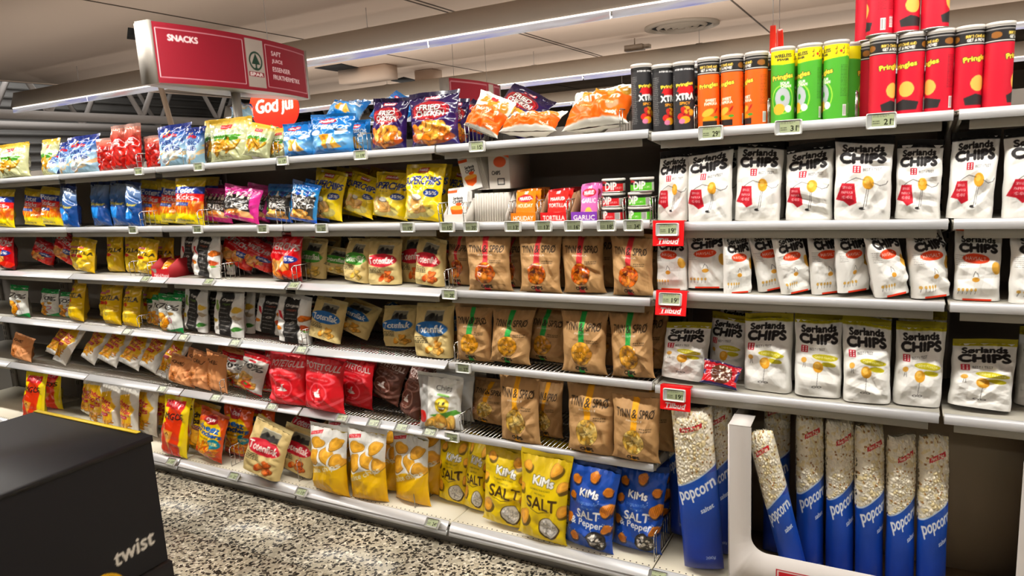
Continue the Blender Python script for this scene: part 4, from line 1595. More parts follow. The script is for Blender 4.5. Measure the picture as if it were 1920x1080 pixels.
def rail_mb(x0, x1, row, tilt):
    y = LIPY[row]
    m = MB()
    if tilt == 2:          # base: broad two-band rail
        m.prism([(y + .012, 0), (y - .012, -.030), (y - .014, -.032), (y - .004, -.032), (y + .02, -.002)], x0, x1)
        m.prism([(y - .010, -.034), (y - .018, -.052), (y - .008, -.052), (y, -.034)], x0, x1)
    elif tilt == 1:
        m.prism([(y + .012, 0), (y - .022, -.024), (y - .024, -.029), (y - .014, -.029), (y + .018, -.004)], x0, x1)
    else:
        m.prism([(y + .010, 0), (y - .002, -.001), (y - .006, -.004), (y - .006, -.029), (y + .004, -.031), (y + .010, -.029)], x0, x1)
    return m


BAYNAME = {-3: 'first bay at far left', -2: 'second bay from far left', -1: 'third bay from far left', 0: 'bay left of the middle',
           1: 'middle bay', 2: 'bay right of the middle', 3: 'bay with the white bags', 4: 'last bay at right'}
DOTS = mat('peg_hole', '3a352c', rough=.9)
for j in range(-3, 5):
    x0, x1 = j * BAY + .004, (j + 1) * BAY - .004
    for row in 'ABCDE':
        if row == 'E' and j >= 3:
            continue
        z = lipz(row, x0 + .1)
        y = LIPY[row]
        root = empty('shelf', (0, 0, z))
        prop(root, f'grey steel {ROWNAME[row]} board of the {BAYNAME[j]}', 'shelf', f'shelf boards of the {ROWNAME[row]}')
        wire = row in 'DE' and -2 <= j <= 2
        if wire:
            m = MB()
            n = 44
            for i in range(n):
                xx = x0 + .012 + (x1 - x0 - .024) * i / (n - 1)
                m.box(xx - .0017, xx + .0017, y + .018, DEPTH, -.0115, -.008)
            for yy in (y + .03, .16, .3, DEPTH - .01):
                m.box(x0, x1, yy - .003, yy + .003, -.018, -.0115)
            m.build('wire_deck', CHROME, root)
            for yy in (y + .016, DEPTH - .012):
                MB().box(x0, x1, yy, yy + .012, -.034, -.012).build('cross_beam', STEEL, root)
        else:
            MB().box(x0, x1, y + .012, DEPTH, -.014, -.0075).build('deck', STEEL, root)
            MB().box(x0 + .03, x1 - .03, y + .012, y + .02, -.058, -.014).build('front_apron', STEEL, root)
            MB().box(x0, x1, DEPTH - .05, DEPTH - .044, -.05, -.014).build('rear_apron', STEEL, root)
        tilt = 1 if (row in 'CDE' and j <= 1) else 0
        rail_mb(x0 + .003, x1 - .003, row, tilt).build('price_rail', RAIL, root, smooth=False)
        for xx in (x0 + .004, x1 - .010):
            MB().prism([(y + .014, -.012), (y + .014, -.034), (DEPTH, -.085), (DEPTH, -.012)], xx, xx + .006).build('bracket', STEEL, root)
    # base
    root = empty('base_shelf', (0, 0, .10))
    prop(root, f'cream base shelf with grey price rail, {BAYNAME[j]}', 'shelf', 'base shelves along the floor')
    y = LIPY['F']
    MB().box(x0, x1, y + .018, DEPTH, -.02, -.007).build('deck', CREAM, root)
    rail_mb(x0 + .003, x1 - .003, 'F', 2).build('price_rail', RAIL, root)
    MB().box(x0 - .004, x1 + .004, y + .012, y + .024, -.098, -.03).build('kick_plate', KICK, root)
    m = MB()
    for i in range(36):
        xx = x0 + .02 + i * .0245
        m.box(xx - .0025, xx + .0025, y + .034, y + .039, -.0069, -.0063)
    prop(m.build('peg_holes', DOTS, root), kind='stuff')
    bp = MB().box(x0 - .004, x1 + .004, PANELBACK, PANELBACK + .02, .05, 1.76).build('back_panel', DARKSTEEL)
    prop(bp, f'dark steel back panel of the {BAYNAME[j]}', 'panel', 'back panels of the shelving')
for j in range(-3, 6):
    x = j * BAY
    up = empty('upright', (x, PANELBACK - .02, 0))
    nm = BAYNAME.get(j)
    prop(up, f'slotted dark upright at the left end of the {nm}' if nm else 'slotted dark upright at the right end of the shelving', 'upright', 'slotted uprights of the shelving')
    MB().box(-.03, .03, 0, .019, .02, 1.76).build('post', DARKSTEEL, up)
    m = MB()
    for k in range(34):
        for s in (-.012, .012):
            m.box(s - .003, s + .003, -.0008, 0, .2 + k * .045, .228 + k * .045)
    prop(m.build('slots', BLACKSLOT, up), kind='stuff')


def divider(row, px, L=.30, h=.085, yoff=.0, lab='', lower=True):
    y0 = LIPY[row] + .012 + yoff
    X = at(px, 540, 1, y0)[0]
    z = lipz(row, X) - DECK
    # the pixel column is read at the divider's own height
    py = 540
    for _ in range(4):
        q = at(px, py, 1, y0)
        py += (q[2] - z - h / 2) * 400
        X = q[0]
    m = MB()
    r = .0017
    m.path([(0, .004, 0), (0, 0, h * .88), (0, .012, h), (0, L, h), (0, L, 0)], r * 1.25)
    m.bar((0, .004, .003), (0, L, .003), r)
    n = int(L / .028)
    for i in range(1, n):
        m.bar((0, L * i / n, .003), (0, L * i / n, h), r, 5)
    m.bar((0, .002, h * .5), (0, .03, h * .5), r, 5)
    o = m.build('wire_divider', CHROME, None, (X, y0, z))
    prop(o, lab or 'chromed wire divider', 'divider', 'wire dividers on the shelves')


for row, items in {
    'A': [(256, 'by the red clear bags'), (342, 'in front of the blue and white bags'), (513, 'left of the blue bags'), (672, 'left of the dark purple bags'), (872, 'right of the dark purple bags'),
          (1162, 'left of the black cans'), (1302, 'between black and orange cans'), (1440, 'between orange and green cans'), (1604, 'between green and red cans')],
    'B': [(262, 'by the far left blue bags'), (371, 'left of the pink bags'), (518, 'before the onion ring bags'), (822, 'right of the yellow bags'), (868, 'beside the white sachets'),
          (955, 'left of the orange sachets'), (1008, 'left of the red sachets'), (1062, 'left of the pink sachets'), (1122, 'left of the red tins'), (1168, 'between red and green tins'), (1219, 'right of the green tins')],
    'C': [(243, 'at the far left'), (277, 'left of the red carton'), (413, 'right of the white and black bags'), (548, 'right of the red bags'), (834, 'left of the brown paper bags')],
    'D': [(258, 'left of the green and white bags'), (566, 'right of the white and black bags'), (852, 'right of the blue ovals'), ],
    'E': [(304, 'left of the tan paper bags'), (413, 'right of the tan paper bags'), (862, 'right of the smiley bag')],
    'F': [(432, 'left of the red oval bags'), (558, 'right of the red oval bags'), (776, 'right of the salted crisp bags'), (1050, 'left of the blue bags'), (1226, 'right of the blue bags')],
}.items():
    for px, wh in items:
        divider(row, px, lab=f'wire divider {wh}, {ROWNAME[row]}', h=.11 if row == 'F' else .085, yoff=.05 if row == 'F' else 0, L=.36 if row == 'F' else .3)

# ------------------------------------------------------------------ price labels
_LB = {}


def label_mesh(price, dark, tilb=False):
    k = (price, dark)
    if k in _LB:
        return _LB[k]
    c = Canvas(56, 30, 'a4ad8c' if not dark else '858b72')
    c.small(.05, .75, .8, .95, 2, '4a4e40', 1, .5)
    c.small(.05, .12, .42, .5, 2, '4a4e40', 2, .6)
    c.txt(price, .7, .36, .3, .48, '15160f', bold=.012)
    c.txt('90', .92, .5, .12, .22, '15160f', bold=.004)
    if tilb:
        c.rect(.04, .72, .96, .96, '20221c').small(.2, .78, .9, .9, 1, 'd8dcc8', 4, .8)
    P = np.stack(np.meshgrid(np.linspace(-.026, .026, 56), [0], np.linspace(-.0145, .0145, 30), indexing='xy'), -1)[0]
    P = np.transpose(P, (1, 0, 2))
    me = npmesh('display', P, grid_q(30, 56), LCD, c.done())
    _LB[k] = me
    return me


def case_mesh():
    m = MB()
    w_, h_, d_ = .036, .021, .010
    pts = []
    for cx, cz, a0 in ((w_ - .004, h_ - .004, 0), (-w_ + .004, h_ - .004, 90), (-w_ + .004, -h_ + .004, 180), (w_ - .004, -h_ + .004, 270)):
        for a in (0, 45, 90):
            t = math.radians(a0 + a)
            pts.append((cx + .004 * math.cos(t), cz + .004 * math.sin(t)))
    k = len(pts)
    vv = [(x, -d_ + .002, z) for x, z in pts] + [(x * 1.0, 0, z) for x, z in pts] + [(x * .94, -d_, z * .92) for x, z in pts]
    q = [(i, (i + 1) % k, k + (i + 1) % k, k + i) for i in range(k)] + [(2 * k + i, 2 * k + (i + 1) % k, (i + 1) % k, i) for i in range(k)]
    tr = [(2 * k, 2 * k + i + 1, 2 * k + i) for i in range(1, k - 1)]
    return npmesh('price_label', vv, [tuple(reversed(x)) for x in q], WHITEPL, smooth=False, tris=tr)


CASE = case_mesh()


def price_label(row, px, price, wh, dark=False, tilb=False, scale=1.0, dz=0.0):
    y = LIPY[row]
    zz = lipz(row, at(px, 540, 1, y)[0]) - .017
    py = 540
    for _ in range(4):
        q = at(px, py, 1, y)
        py += (q[2] - zz) * 400
    X = q[0]
    j = math.floor(X / BAY)
    tilt = {'C': 1, 'D': 1, 'E': 1}.get(row, 0) if X < 1.8 else 0
    if row == 'F':
        tilt = 1
    ang = math.radians(-48) if tilt else 0
    loc = (X, y - (.0155 if row == 'F' else .013) if tilt else y - .0065, zz + dz + (.004 if tilt else -.001))
    o = link('price_label', CASE, None, loc, (ang, 0, 0))
    o.scale = (scale,) * 3
    prop(o, f'electronic price label {wh}', 'price label', 'electronic price labels')
    d = link('display', label_mesh(price, dark, tilb), o, (.004, -.0103, .001))
    return o


LAB = {
    'A': [(264, '19', 'under the far left red bags'), (376, '19', 'under the blue and white bags'), (533, '17', 'under the left blue bag'), (679, '19', 'left of the dark purple bags'),
          (897, '15', 'under the orange and white bags'), (1334, '29', 'under the orange cans'), (1479, '31', 'under the green cans'), (1652, '21', 'under the red cans')],
    'B': [(253, '19', 'under the far left blue bag'), (374, '19', 'between yellow and pink bags'), (496, '22', 'under the onion ring bags'), (606, '25', 'under the first yellow bag'), (767, '19', 'under the last yellow bag'),
          (841, '15', 'under the white sachets'), (886, '35', 'right of the white sachets'), (964, '13', 'under the orange sachets'), (1021, '13', 'under the red sachets'), (1077, '16', 'under the pink sachets'),
          (1139, '18', 'under the red tins'), (1189, '34', 'under the green tins')],
    'C': [(279, '20', 'under the red carton'), (397, '28', 'under the white and black bags'), (556, '18', 'right of the red bags'), (845, '28', 'under the first red striped bag')],
    'D': [(244, '22', 'under the far left yellow bags'), (349, '24', 'under the white and green bags'), (446, '26', 'under the leaning white and black bag'), (570, '17', 'left of the blue ovals'), (871, '27', 'under the first green striped bag')],
    'E': [(310, '21', 'under the tan paper bags'), (410, '23', 'right of the tan paper bags'), (515, '25', 'under the first bright red bag'), (646, '27', 'under the last bright red bag'), (705, '27', 'under the first dark brown bag'),
          (757, '29', 'under the second dark brown bag'), (810, '29', 'under the smiley bag'), (850, '28', 'left of the first yellow striped bag')],
    'F': [(328, '19', 'below the red and yellow bag'), (444, '22', 'below the orange and yellow bags'), (570, '15', 'below the first salted crisp bag'), (815, '24', 'below the first yellow salt bag'), (1236, '21', 'below the blue bags')],
}
for row, it in LAB.items():
    for px, pr, wh in it:
        price_label(row, px, pr, f'{wh}, {ROWNAME[row]}', dark=(row == 'B' or (row == 'D' and px > 860)), scale=1.12 if row == 'A' and px > 1200 else 1.0)

# red offer holders
for row, px, wh in (('B', 1254, 'on the second shelf'), ('C', 1260, 'on the third shelf'), ('D', 1267, 'on the fourth shelf')):
    y = LIPY[row] - .008
    zz = lipz(row, 2.8) - .03
    py = 540
    for _ in range(4):
        q = at(px, py, 1, y)
        py += (q[2] - zz) * 400
    root = empty('offer_holder', (q[0], y, lipz(row, 2.8) + .004), (math.radians(-14 if row == 'C' else -6), 0, 0))
    prop(root, f'red plastic offer holder with a price label {wh}', 'sign', 'red offer holders')
    c = Canvas(76, 60, 'e3151c')
    c.txt('Tilbud', .5, .2, .66, .2, 'f6eeee', bold=.02, shear=.25).line([(.14, .06), (.4, .1), (.84, .07)], .014, 'f6eeee')
    P = np.stack(np.meshgrid(np.linspace(-.054, .054, 76), np.linspace(-.086, 0, 60)), -1)
    P = np.stack([P[..., 0], np.full(P.shape[:2], -.0045), P[..., 1]], -1)
    link('printed_face', npmesh('printed_face', P, grid_q(60, 76), CARD, c.done()), root)
    MB().box(-.055, .055, -.004, 0, -.087, .001).build('plate', REDPL, root)
    MB().box(-.055, .055, -.004, .03, -.001, .002).build('hook', REDPL, root)
    k = link('label_case', CASE, root, (-.002, -.0046, -.030))
    k.scale = (1.12, 1, 1.08)
    link('display', label_mesh('19', False, True), k, (.004, -.0103, .001))
# ------------------------------------------------------------------ crisp bags, shelf by shelf
# TOP SHELF
row_of('clear_red', 'A', [dict(p=(236, 266, 232), roll=3), dict(p=(264, 298, 250), roll=-3, Y=.07)], 'clear bag of red crisps', 'clear bags of red crisps', d=.08, lean=3, yaw=8)
r = row_of('fries', 'A', [dict(p=(299, 356, 233)), dict(p=(352, 384, 238), Y=.06)], 'blue and white crisp bag with red lettering', 'blue and white stick bags', d=.09, yaw=14, lean=5)
behind(r[1], 'blue and white crisp bag lying on top behind pale green bags', .2, .14, .235, lean=66, yaw=50)
bag('fries', 'A', 283, 318, 272, Y=.03, d=.06, lean=30, label='small blue and white crisp bag slumped at the shelf edge', group='blue and white stick bags', roll=8)
r = row_of('crispers', 'A', [dict(p=(380, 425, 224), Y=.11, roll=-2), dict(p=(394, 468, 222), Y=.03), dict(p=(464, 512, 238), roll=12, yaw=30, Y=.04), dict(p=(505, 552, 240), Y=.08)],
           'pale green crisp bag with yellow sticks', 'pale green crisp bags', d=.10, lean=6, yaw=10)
behind(r[1], 'pale green crisp bag lying on top behind its row', .16, .06, .09, lean=72, yaw=30)
r = row_of('sombreros', 'A', [dict(p=(530, 592, 231)), dict(p=(586, 668, 214)), dict(p=(652, 696, 226), Y=.10)], 'bright blue crisp bag with yellow corn puffs', 'bright blue crisp bags', d=.11, lean=5, yaw=8)
behind(r[0], 'bright blue crisp bag heaped on top, left of two', .15, .13, .155, lean=48, yaw=15, roll=6)
behind(r[1], 'bright blue crisp bag heaped on top, right of two', .17, .14, .125, lean=44, yaw=-20, roll=22)
r = row_of('fried', 'A', [dict(p=(694, 766, 186), roll=3, yaw=6), dict(p=(766, 866, 171), yaw=4), dict(p=(842, 882, 184), Y=.11)],
           'dark purple crisp bag with red oval', 'dark purple crisp bags', d=.10, lean=5)
behind(r[1], 'dark purple crisp bag lying on top, tilted right and highest', .22, .20, .055, roll=26, lean=38, yaw=-10)
behind(r[0], 'dark purple crisp bag lying on top, lower left one', .20, .25, .05, roll=30, lean=50, yaw=10)
bag('party', 'A', 866, 958, 206, Y=.03, d=.10, roll=22, lean=28, label='orange and white crisp bag slumped against the divider', group='orange and white crisp bags', bend=-.15)
bag('party', 'A', 928, 1050, 206, Y=.02, d=.11, lean=48, roll=3, label='orange and white crisp bag lying flat in the middle', group='orange and white crisp bags')
bag('party', 'A', 1042, 1188, 176, Y=.02, d=.12, lean=38, roll=-2, yaw=-6, label='orange and white crisp bag lying nearest the black cans', group='orange and white crisp bags')

# SECOND SHELF
row_of('bluebag', 'B', [dict(p=(206, 243, 338)), dict(p=(238, 268, 340))], 'dark blue snack bag with bright blue patch', 'dark blue snack bags', d=.08, lean=3)
r = row_of('potetsticks', 'B', [dict(p=(262, 312, 343), roll=5), dict(p=(300, 346, 342), roll=6), dict(p=(327, 382, 337), roll=6)], 'yellow red and blue striped snack bag', 'striped snack bags', d=.085, yaw=10, back=1)
r = row_of('ribs', 'B', [dict(p=(374, 430, 354), yaw=8, roll=6), dict(p=(417, 492, 360), roll=11), dict(p=(468, 512, 362), roll=14, Y=.08)], 'pink snack bag with black panel', 'pink snack bags', d=.085, back=1)
r = row_of('onion', 'B', [dict(p=(496, 552, 350), roll=7), dict(p=(539, 602, 348), roll=8)], 'blue snack bag with dark grey panel', 'blue panel snack bags', d=.085, lean=5, back=2)
r = row_of('super', 'B', [dict(p=(584, 662, 326), roll=9), dict(p=(628, 712, 338), roll=15, lean=12), dict(p=(692, 776, 330), roll=8), dict(p=(755, 838, 312), roll=6)],
           'bright yellow crisp bag with blue lettering', 'bright yellow crisp bags', d=.10, back=2)
bag('super', 'B', 820, 878, 322, Y=.2, d=.09, roll=8, label='bright yellow crisp bag leaning back behind the white sachets', group='bright yellow crisp bags')
r = row_of('sor_red', 'B', [dict(p=(1226, 1294, 280), Y=.05), dict(p=(1287, 1378, 272), Y=.035, yaw=-4), dict(p=(1376, 1470, 262), yaw=2), dict(p=(1470, 1567, 268), Y=.055), dict(p=(1560, 1679, 252), Y=.03, roll=1), dict(p=(1676, 1772, 262), Y=.05)],
           'white crisp bag with red cape and black lettering', 'white crisp bags with red cape', kind='block', d=.095, lean=2, back=1)

# THIRD SHELF
row_of('tortilla', 'C', [dict(p=(232, 266, 440)), dict(p=(256, 296, 452), roll=8), dict(p=(290, 330, 446), Y=.12)], 'yellow and orange snack bag', 'yellow and orange snack bags', d=.08)
r = row_of('veggie_orange', 'C', [dict(p=(328, 377, 440), roll=5), dict(p=(359, 418, 438), roll=4, yaw=-6), dict(p=(398, 444, 446), Y=.14, roll=6)], 'white paper crisp bag with black stripe', 'white bags with black stripe', kind='block', d=.07, back=1)
r = row_of('superred', 'C', [dict(p=(408, 482, 462), roll=24, lean=10), dict(p=(452, 520, 470), roll=18, lean=10), dict(p=(504, 570, 434), roll=2)], 'glossy red crisp bag with grey lettering', 'glossy red crisp bags', d=.10, back=1)
r = row_of('toten_green', 'C', [dict(p=(562, 620, 448), roll=4), dict(p=(590, 656, 476), roll=10, lean=10), dict(p=(644, 700, 452), roll=7)], 'kraft paper crisp bag with green oval', 'kraft bags with green oval', d=.085, kind='block', back=1)
r = row_of('toten_red', 'C', [dict(p=(692, 752, 449)), dict(p=(742, 806, 437), Y=.07), dict(p=(778, 840, 448), roll=5)], 'kraft paper crisp bag with red oval', 'kraft bags with red oval', d=.085, kind='block', back=1)
r = row_of('tynn_red', 'C', [dict(p=(832, 886, 434), Y=.06), dict(p=(872, 962, 434), Y=.02), dict(p=(940, 982, 440), Y=.10), dict(p=(970, 1056, 434), Y=.025, roll=1), dict(p=(1050, 1138, 434), roll=-1), dict(p=(1140, 1232, 438), Y=.035)],
           'brown paper crisp bag with red stripe', 'brown bags with red stripe', d=.095, lean=3, back=0)
for i in (1, 3, 4, 5):
    behind(r[i], f'brown paper crisp bag with red stripe, behind the {["", "second", "", "fourth", "fifth", "rightmost"][i]} one on third shelf', .12, .01)
r = row_of('sor_salt', 'C', [dict(p=(1234, 1290, 430), Y=.05), dict(p=(1284, 1366, 424), Y=.03, yaw=6), dict(p=(1358, 1412, 428), Y=.03, yaw=38), dict(p=(1398, 1482, 424), roll=-9, yaw=30), dict(p=(1454, 1524, 428), roll=-8, yaw=34),
                             dict(p=(1506, 1580, 424), yaw=36, roll=-3), dict(p=(1564, 1642, 424), yaw=42, roll=-3)],
           'white paper crisp bag with orange speech bubble', 'white bags with orange bubble', kind='block', d=.085, lean=2, wmul=1.1, nopush=True)
bag('sor_salt', 'C', 1606, 1700, 416, Y=.03, d=.1, kind='block', roll=-9, yaw=30, label='white crisp bag with orange bubble, tilting left at the right edge', group='white bags with orange bubble')
bag('sor_salt', 'C', 1690, 1780, 424, Y=.04, d=.1, kind='block', roll=-4, yaw=28, label='white crisp bag with orange bubble, beyond the right edge', group='white bags with orange bubble')

# FOURTH SHELF
row_of('tortilla', 'D', [dict(p=(230, 264, 530), lean=12), dict(p=(256, 296, 538), roll=6, Y=.1)], 'yellow snack bag with black lettering', 'yellow snack bags', d=.10)
r = row_of('pct_green', 'D', [dict(p=(264, 306, 560), Y=.07), dict(p=(282, 324, 556), Y=.05), dict(p=(298, 347, 553))], 'green and white snack bag with black percentage', 'green and white snack bags', d=.075, back=1)
r = row_of('veggie_green', 'D', [dict(p=(338, 392, 540), roll=5), dict(p=(384, 424, 543), Y=.07), dict(p=(400, 462, 545), roll=3)], 'white paper crisp bag, green vegetables and black stripe', 'white bags with green vegetables', kind='block', d=.075, back=1)
r = row_of('veggie_orange', 'D', [dict(p=(438, 500, 586), roll=22, lean=12), dict(p=(478, 540, 556), roll=8), dict(p=(530, 596, 556), roll=3)], 'white paper crisp bag with black stripe', 'white bags with black stripe', kind='block', d=.08, back=1)
r = row_of('toten_blue', 'D', [dict(p=(570, 644, 573), roll=10, lean=14, Y=.03), dict(p=(622, 704, 588), roll=16, lean=26, Y=.06), dict(p=(718, 788, 576), roll=-3, Y=.06), dict(p=(778, 852, 570), Y=.03, roll=1)],
           'kraft paper crisp bag with blue oval', 'kraft bags with blue oval', kind='block', d=.10)
behind(r[3], 'kraft paper crisp bag with blue oval, behind the rightmost on fourth shelf', .12, .02)
behind(r[1], 'kraft paper crisp bag with blue oval, lying far back in the gap', .18, .12, 0, lean=60)
r = row_of('tynn_green', 'D', [dict(p=(850, 926, 570)), dict(p=(916, 1002, 578), roll=3, lean=6), dict(p=(978, 1068, 578), roll=3, Y=.06), dict(p=(1048, 1144, 578), roll=2, Y=.02), dict(p=(1138, 1232, 580), Y=.03)],
           'brown paper crisp bag with green stripe', 'brown bags with green stripe', d=.095)
for i in (1, 3, 4):
    behind(r[i], f'brown paper crisp bag with green stripe, behind the {["", "second", "", "fourth", "rightmost"][i]} one on fourth shelf', .13, .02)
r = row_of('sor_lime', 'D', [dict(p=(1238, 1332, 612), roll=3, lean=10), dict(p=(1328, 1404, 590), Y=.14), dict(p=(1392, 1490, 588)), dict(p=(1486, 1586, 592), Y=.04), dict(p=(1576, 1676, 598), Y=.03, roll=-1), dict(p=(1672, 1775, 606), Y=.05)],
           'white crisp bag with lime green bubbles', 'white bags with lime bubbles', kind='block', d=.10, lean=3)
for i in (1, 2, 3, 4, 5):
    behind(r[i], f'white crisp bag with lime green bubbles, behind the {["", "second", "third", "fourth", "fifth", "rightmost"][i]} one on fourth shelf', .11, .0, .012)
for k, i in enumerate((2, 4)):
    behind(r[i], f'white crisp bag with lime end lying on top at the back, {["left", "right"][k]} one', .20, .06, .24, lean=84)

# FIFTH SHELF
row_of('doodles', 'E', [dict(p=(220, 268, 640), roll=14, lean=34), dict(p=(256, 302, 640), roll=14, lean=34), dict(p=(288, 330, 648), roll=12, lean=34)], 'white based yellow snack bag lying back', 'white based snack bags lying back', d=.08, Y=.02)
r = row_of('chili', 'E', [dict(p=(318, 372, 676), roll=8, lean=12, Y=.03), dict(p=(350, 400, 670), roll=6, lean=10, Y=.03), dict(p=(382, 430, 664), Y=.04, roll=4)], 'tan paper crisp bag with brown crisps', 'tan paper crisp bags', d=.09, back=1, nopush=True)
r = row_of('pct_red', 'E', [dict(p=(413, 468, 667), roll=5), dict(p=(440, 500, 678), roll=12, lean=14), dict(p=(474, 520, 676), Y=.08)], 'white snack bag with red top and tomatoes', 'white and red snack bags', d=.08, back=1)
r = row_of('gull_red', 'E', [dict(p=(486, 560, 662), Y=.05, roll=3), dict(p=(502, 576, 664), Y=.0), dict(p=(558, 604, 668), Y=.07), dict(p=(566, 648, 670), Y=-.01, roll=2), dict(p=(634, 712, 672), roll=3, Y=.02)], 'bright red crisp bag with pale lettering', 'bright red crisp bags', d=.11, lean=6, back=1)
r = row_of('gull_brown', 'E', [dict(p=(678, 768, 684), roll=15, lean=12, yaw=-10), dict(p=(744, 806, 692), roll=13, lean=12, Y=.05, yaw=-14)], 'dark brown crisp bag with white lettering', 'dark brown crisp bags', d=.10, back=1)
r = bag('smile', 'E', 784, 868, 705, Y=.01, d=.08, yaw=12, label='white crisp bag with yellow smiley face', group='smiley bags', kind='pillow', roll=2)
behind(r, 'grey back of a crisp bag behind the smiley one', .09, .04, .02, yaw=182, roll=-6)
behind(r, 'grey back of a crisp bag, farthest behind the smiley one', .19, .06, .02, yaw=170, roll=5)
r = row_of('tynn_yellow', 'E', [dict(p=(862, 942, 722), roll=4, lean=12, Y=.03), dict(p=(930, 1014, 702), Y=-.01), dict(p=(998, 1058, 712), Y=.06), dict(p=(1050, 1154, 718), Y=-.02, roll=1), dict(p=(1142, 1246, 742), Y=-.02, roll=3)],
           'brown paper crisp bag with yellow stripe', 'brown bags with yellow stripe', d=.105)
for i in (3, 4):
    behind(r[i], f'brown paper crisp bag with yellow stripe, behind the {["", "", "", "fourth", "rightmost"][i]} one on fifth shelf', .14, .02)

# BASE SHELF
row_of('doodles', 'F', [dict(p=(222, 258, 730), b=828), dict(p=(240, 297, 728), b=822), dict(p=(284, 330, 734), Y=.16)], 'yellow and white puffs bag with red lettering', 'yellow and white puffs bags', d=.09, lean=6, roll=4)
r = row_of('amigos', 'F', [dict(p=(300, 352, 752), roll=4, lean=8, b=862), dict(p=(318, 368, 738), Y=.16)], 'red and yellow snack bag with black lettering', 'red and yellow snack bags', d=.09)
bag('balls', 'F', 342, 398, 764, b=862, d=.09, roll=10, lean=10, label='yellow puffed balls bag leaning between red and orange bags', group='yellow puffed balls bags')
r = row_of('crunchers', 'F', [dict(p=(358, 424, 784), roll=12, lean=10, b=872), dict(p=(414, 476, 762), b=861, lean=6)], 'orange snack bag with yellow oval', 'orange snack bags', d=.09)
behind(r[1], 'orange snack bag with yellow oval, behind the upright one', .11, .05)
r = row_of('toten_red', 'F', [dict(p=(460, 536, 810), roll=13, lean=12, b=906), dict(p=(511, 592, 816), roll=12, lean=12, b=904)], 'kraft paper crisp bag with red oval', 'kraft bags with red oval', kind='block', d=.095)
behind(r[0], 'kraft crisp bag lying behind the red ovals, left one, base shelf', .17, .06, .06, lean=50)
behind(r[1], 'kraft crisp bag lying behind the red ovals, right one, base shelf', .19, .05, .07, lean=60)
r = row_of('salte', 'F', [dict(p=(578, 658, 800), roll=2, b=932), dict(p=(650, 728, 798), b=946), dict(p=(722, 808, 804), roll=-1, b=954)], 'white and yellow crisp bag with chips picture', 'white and yellow crisp bags', d=.11, back=1, lean=2)
r = row_of('kims_yellow', 'F', [dict(p=(812, 884, 824), b=954, roll=2), dict(p=(866, 924, 826), b=966, roll=6), dict(p=(898, 1002, 838), b=997, roll=5), dict(p=(968, 1080, 852), b=1024, roll=5)],
           'yellow crisp bag with white salt bowl', 'yellow salt bowl crisp bags', d=.10, lean=4)
behind(r[3], 'yellow crisp bag with white salt bowl, behind the rightmost one', .13, .02)
behind(r[2], 'yellow crisp bag with white salt bowl, behind the third one', .13, .03)
r = row_of('kims_blue', 'F', [dict(p=(1054, 1166, 868), b=1040, roll=5), dict(p=(1138, 1248, 876), b=1040, roll=3)], 'deep blue crisp bag with ridged crisps', 'deep blue crisp bags', d=.10, lean=4)
behind(r[1], 'deep blue crisp bag with ridged crisps, behind the right one', .14, .0)

# the run of bags goes on to the left and the right of what the photograph frames
NTHS = 'first second third fourth fifth sixth seventh eighth ninth tenth eleventh twelfth'.split()


def carry_on(row, side, plan, stop):
    same = [b for b in BAGS if b['row'] == row]
    first = (min if side < 0 else max)(same, key=lambda b: b['o'].location.x)
    x = first['o'].location.x + side * first['W'] / 2
    n = 0
    for key, count, desc in plan:
        src = [b for b in same if b['key'] == key]
        for q in range(count):
            b = src[q % len(src)]
            x += side * (b['W'] / 2 + .014)
            if side * x > side * stop or n > 11:
                return
            c = copy_tree(b['o'])
            c.location.x = x
            c.rotation_euler.z += .05 * math.sin(7 * x)
            c['label'] = f'{desc}, {NTHS[n]} past the {"left" if side < 0 else "right"} edge, {ROWNAME[row]}'
            ALLB.append(c)
            x += side * b['W'] / 2
            n += 1


carry_on('A', -1, (('clear_red', 2, 'clear bag of red crisps'), ('fries', 3, 'blue and white crisp bag'), ('crispers', 3, 'pale green crisp bag'), ('sombreros', 3, 'bright blue crisp bag')), -1.85)
carry_on('B', -1, (('bluebag', 3, 'dark blue snack bag'), ('potetsticks', 3, 'striped snack bag'), ('onion', 2, 'blue panel snack bag'), ('super', 4, 'bright yellow crisp bag')), -1.85)
carry_on('C', -1, (('tortilla', 3, 'yellow snack bag'), ('superred', 3, 'glossy red crisp bag'), ('veggie_orange', 2, 'white bag with black stripe'), ('toten_green', 3, 'kraft bag with green oval')), -1.85)
carry_on('D', -1, (('tortilla', 3, 'yellow snack bag'), ('pct_green', 3, 'green and white snack bag'), ('veggie_green', 3, 'white bag with green vegetables'), ('toten_blue', 2, 'kraft bag with blue oval')), -1.85)
carry_on('E', -1, (('doodles', 4, 'white based yellow snack bag'), ('chili', 2, 'tan paper crisp bag'), ('gull_red', 4, 'bright red crisp bag')), -1.85)
carry_on('F', -1, (('doodles', 3, 'yellow and white puffs bag'), ('amigos', 2, 'red and yellow snack bag'), ('crunchers', 4, 'orange snack bag')), -1.85)
carry_on('B', 1, (('sor_red', 2, 'white crisp bag with red cape'),), 4.1)
carry_on('C', 1, (('sor_salt', 3, 'white crisp bag with orange bubble'),), 4.1)
carry_on('D', 1, (('sor_lime', 2, 'white crisp bag with lime bubbles'),), 4.1)

# ------------------------------------------------------------------ tall round cans
LIDM = mat('clear_can_lid', 'd8d4ce', rough=.25, spec=.6)
RIMM = mat('tin_rim', 'b9b6b0', rough=.3, metal=.9)


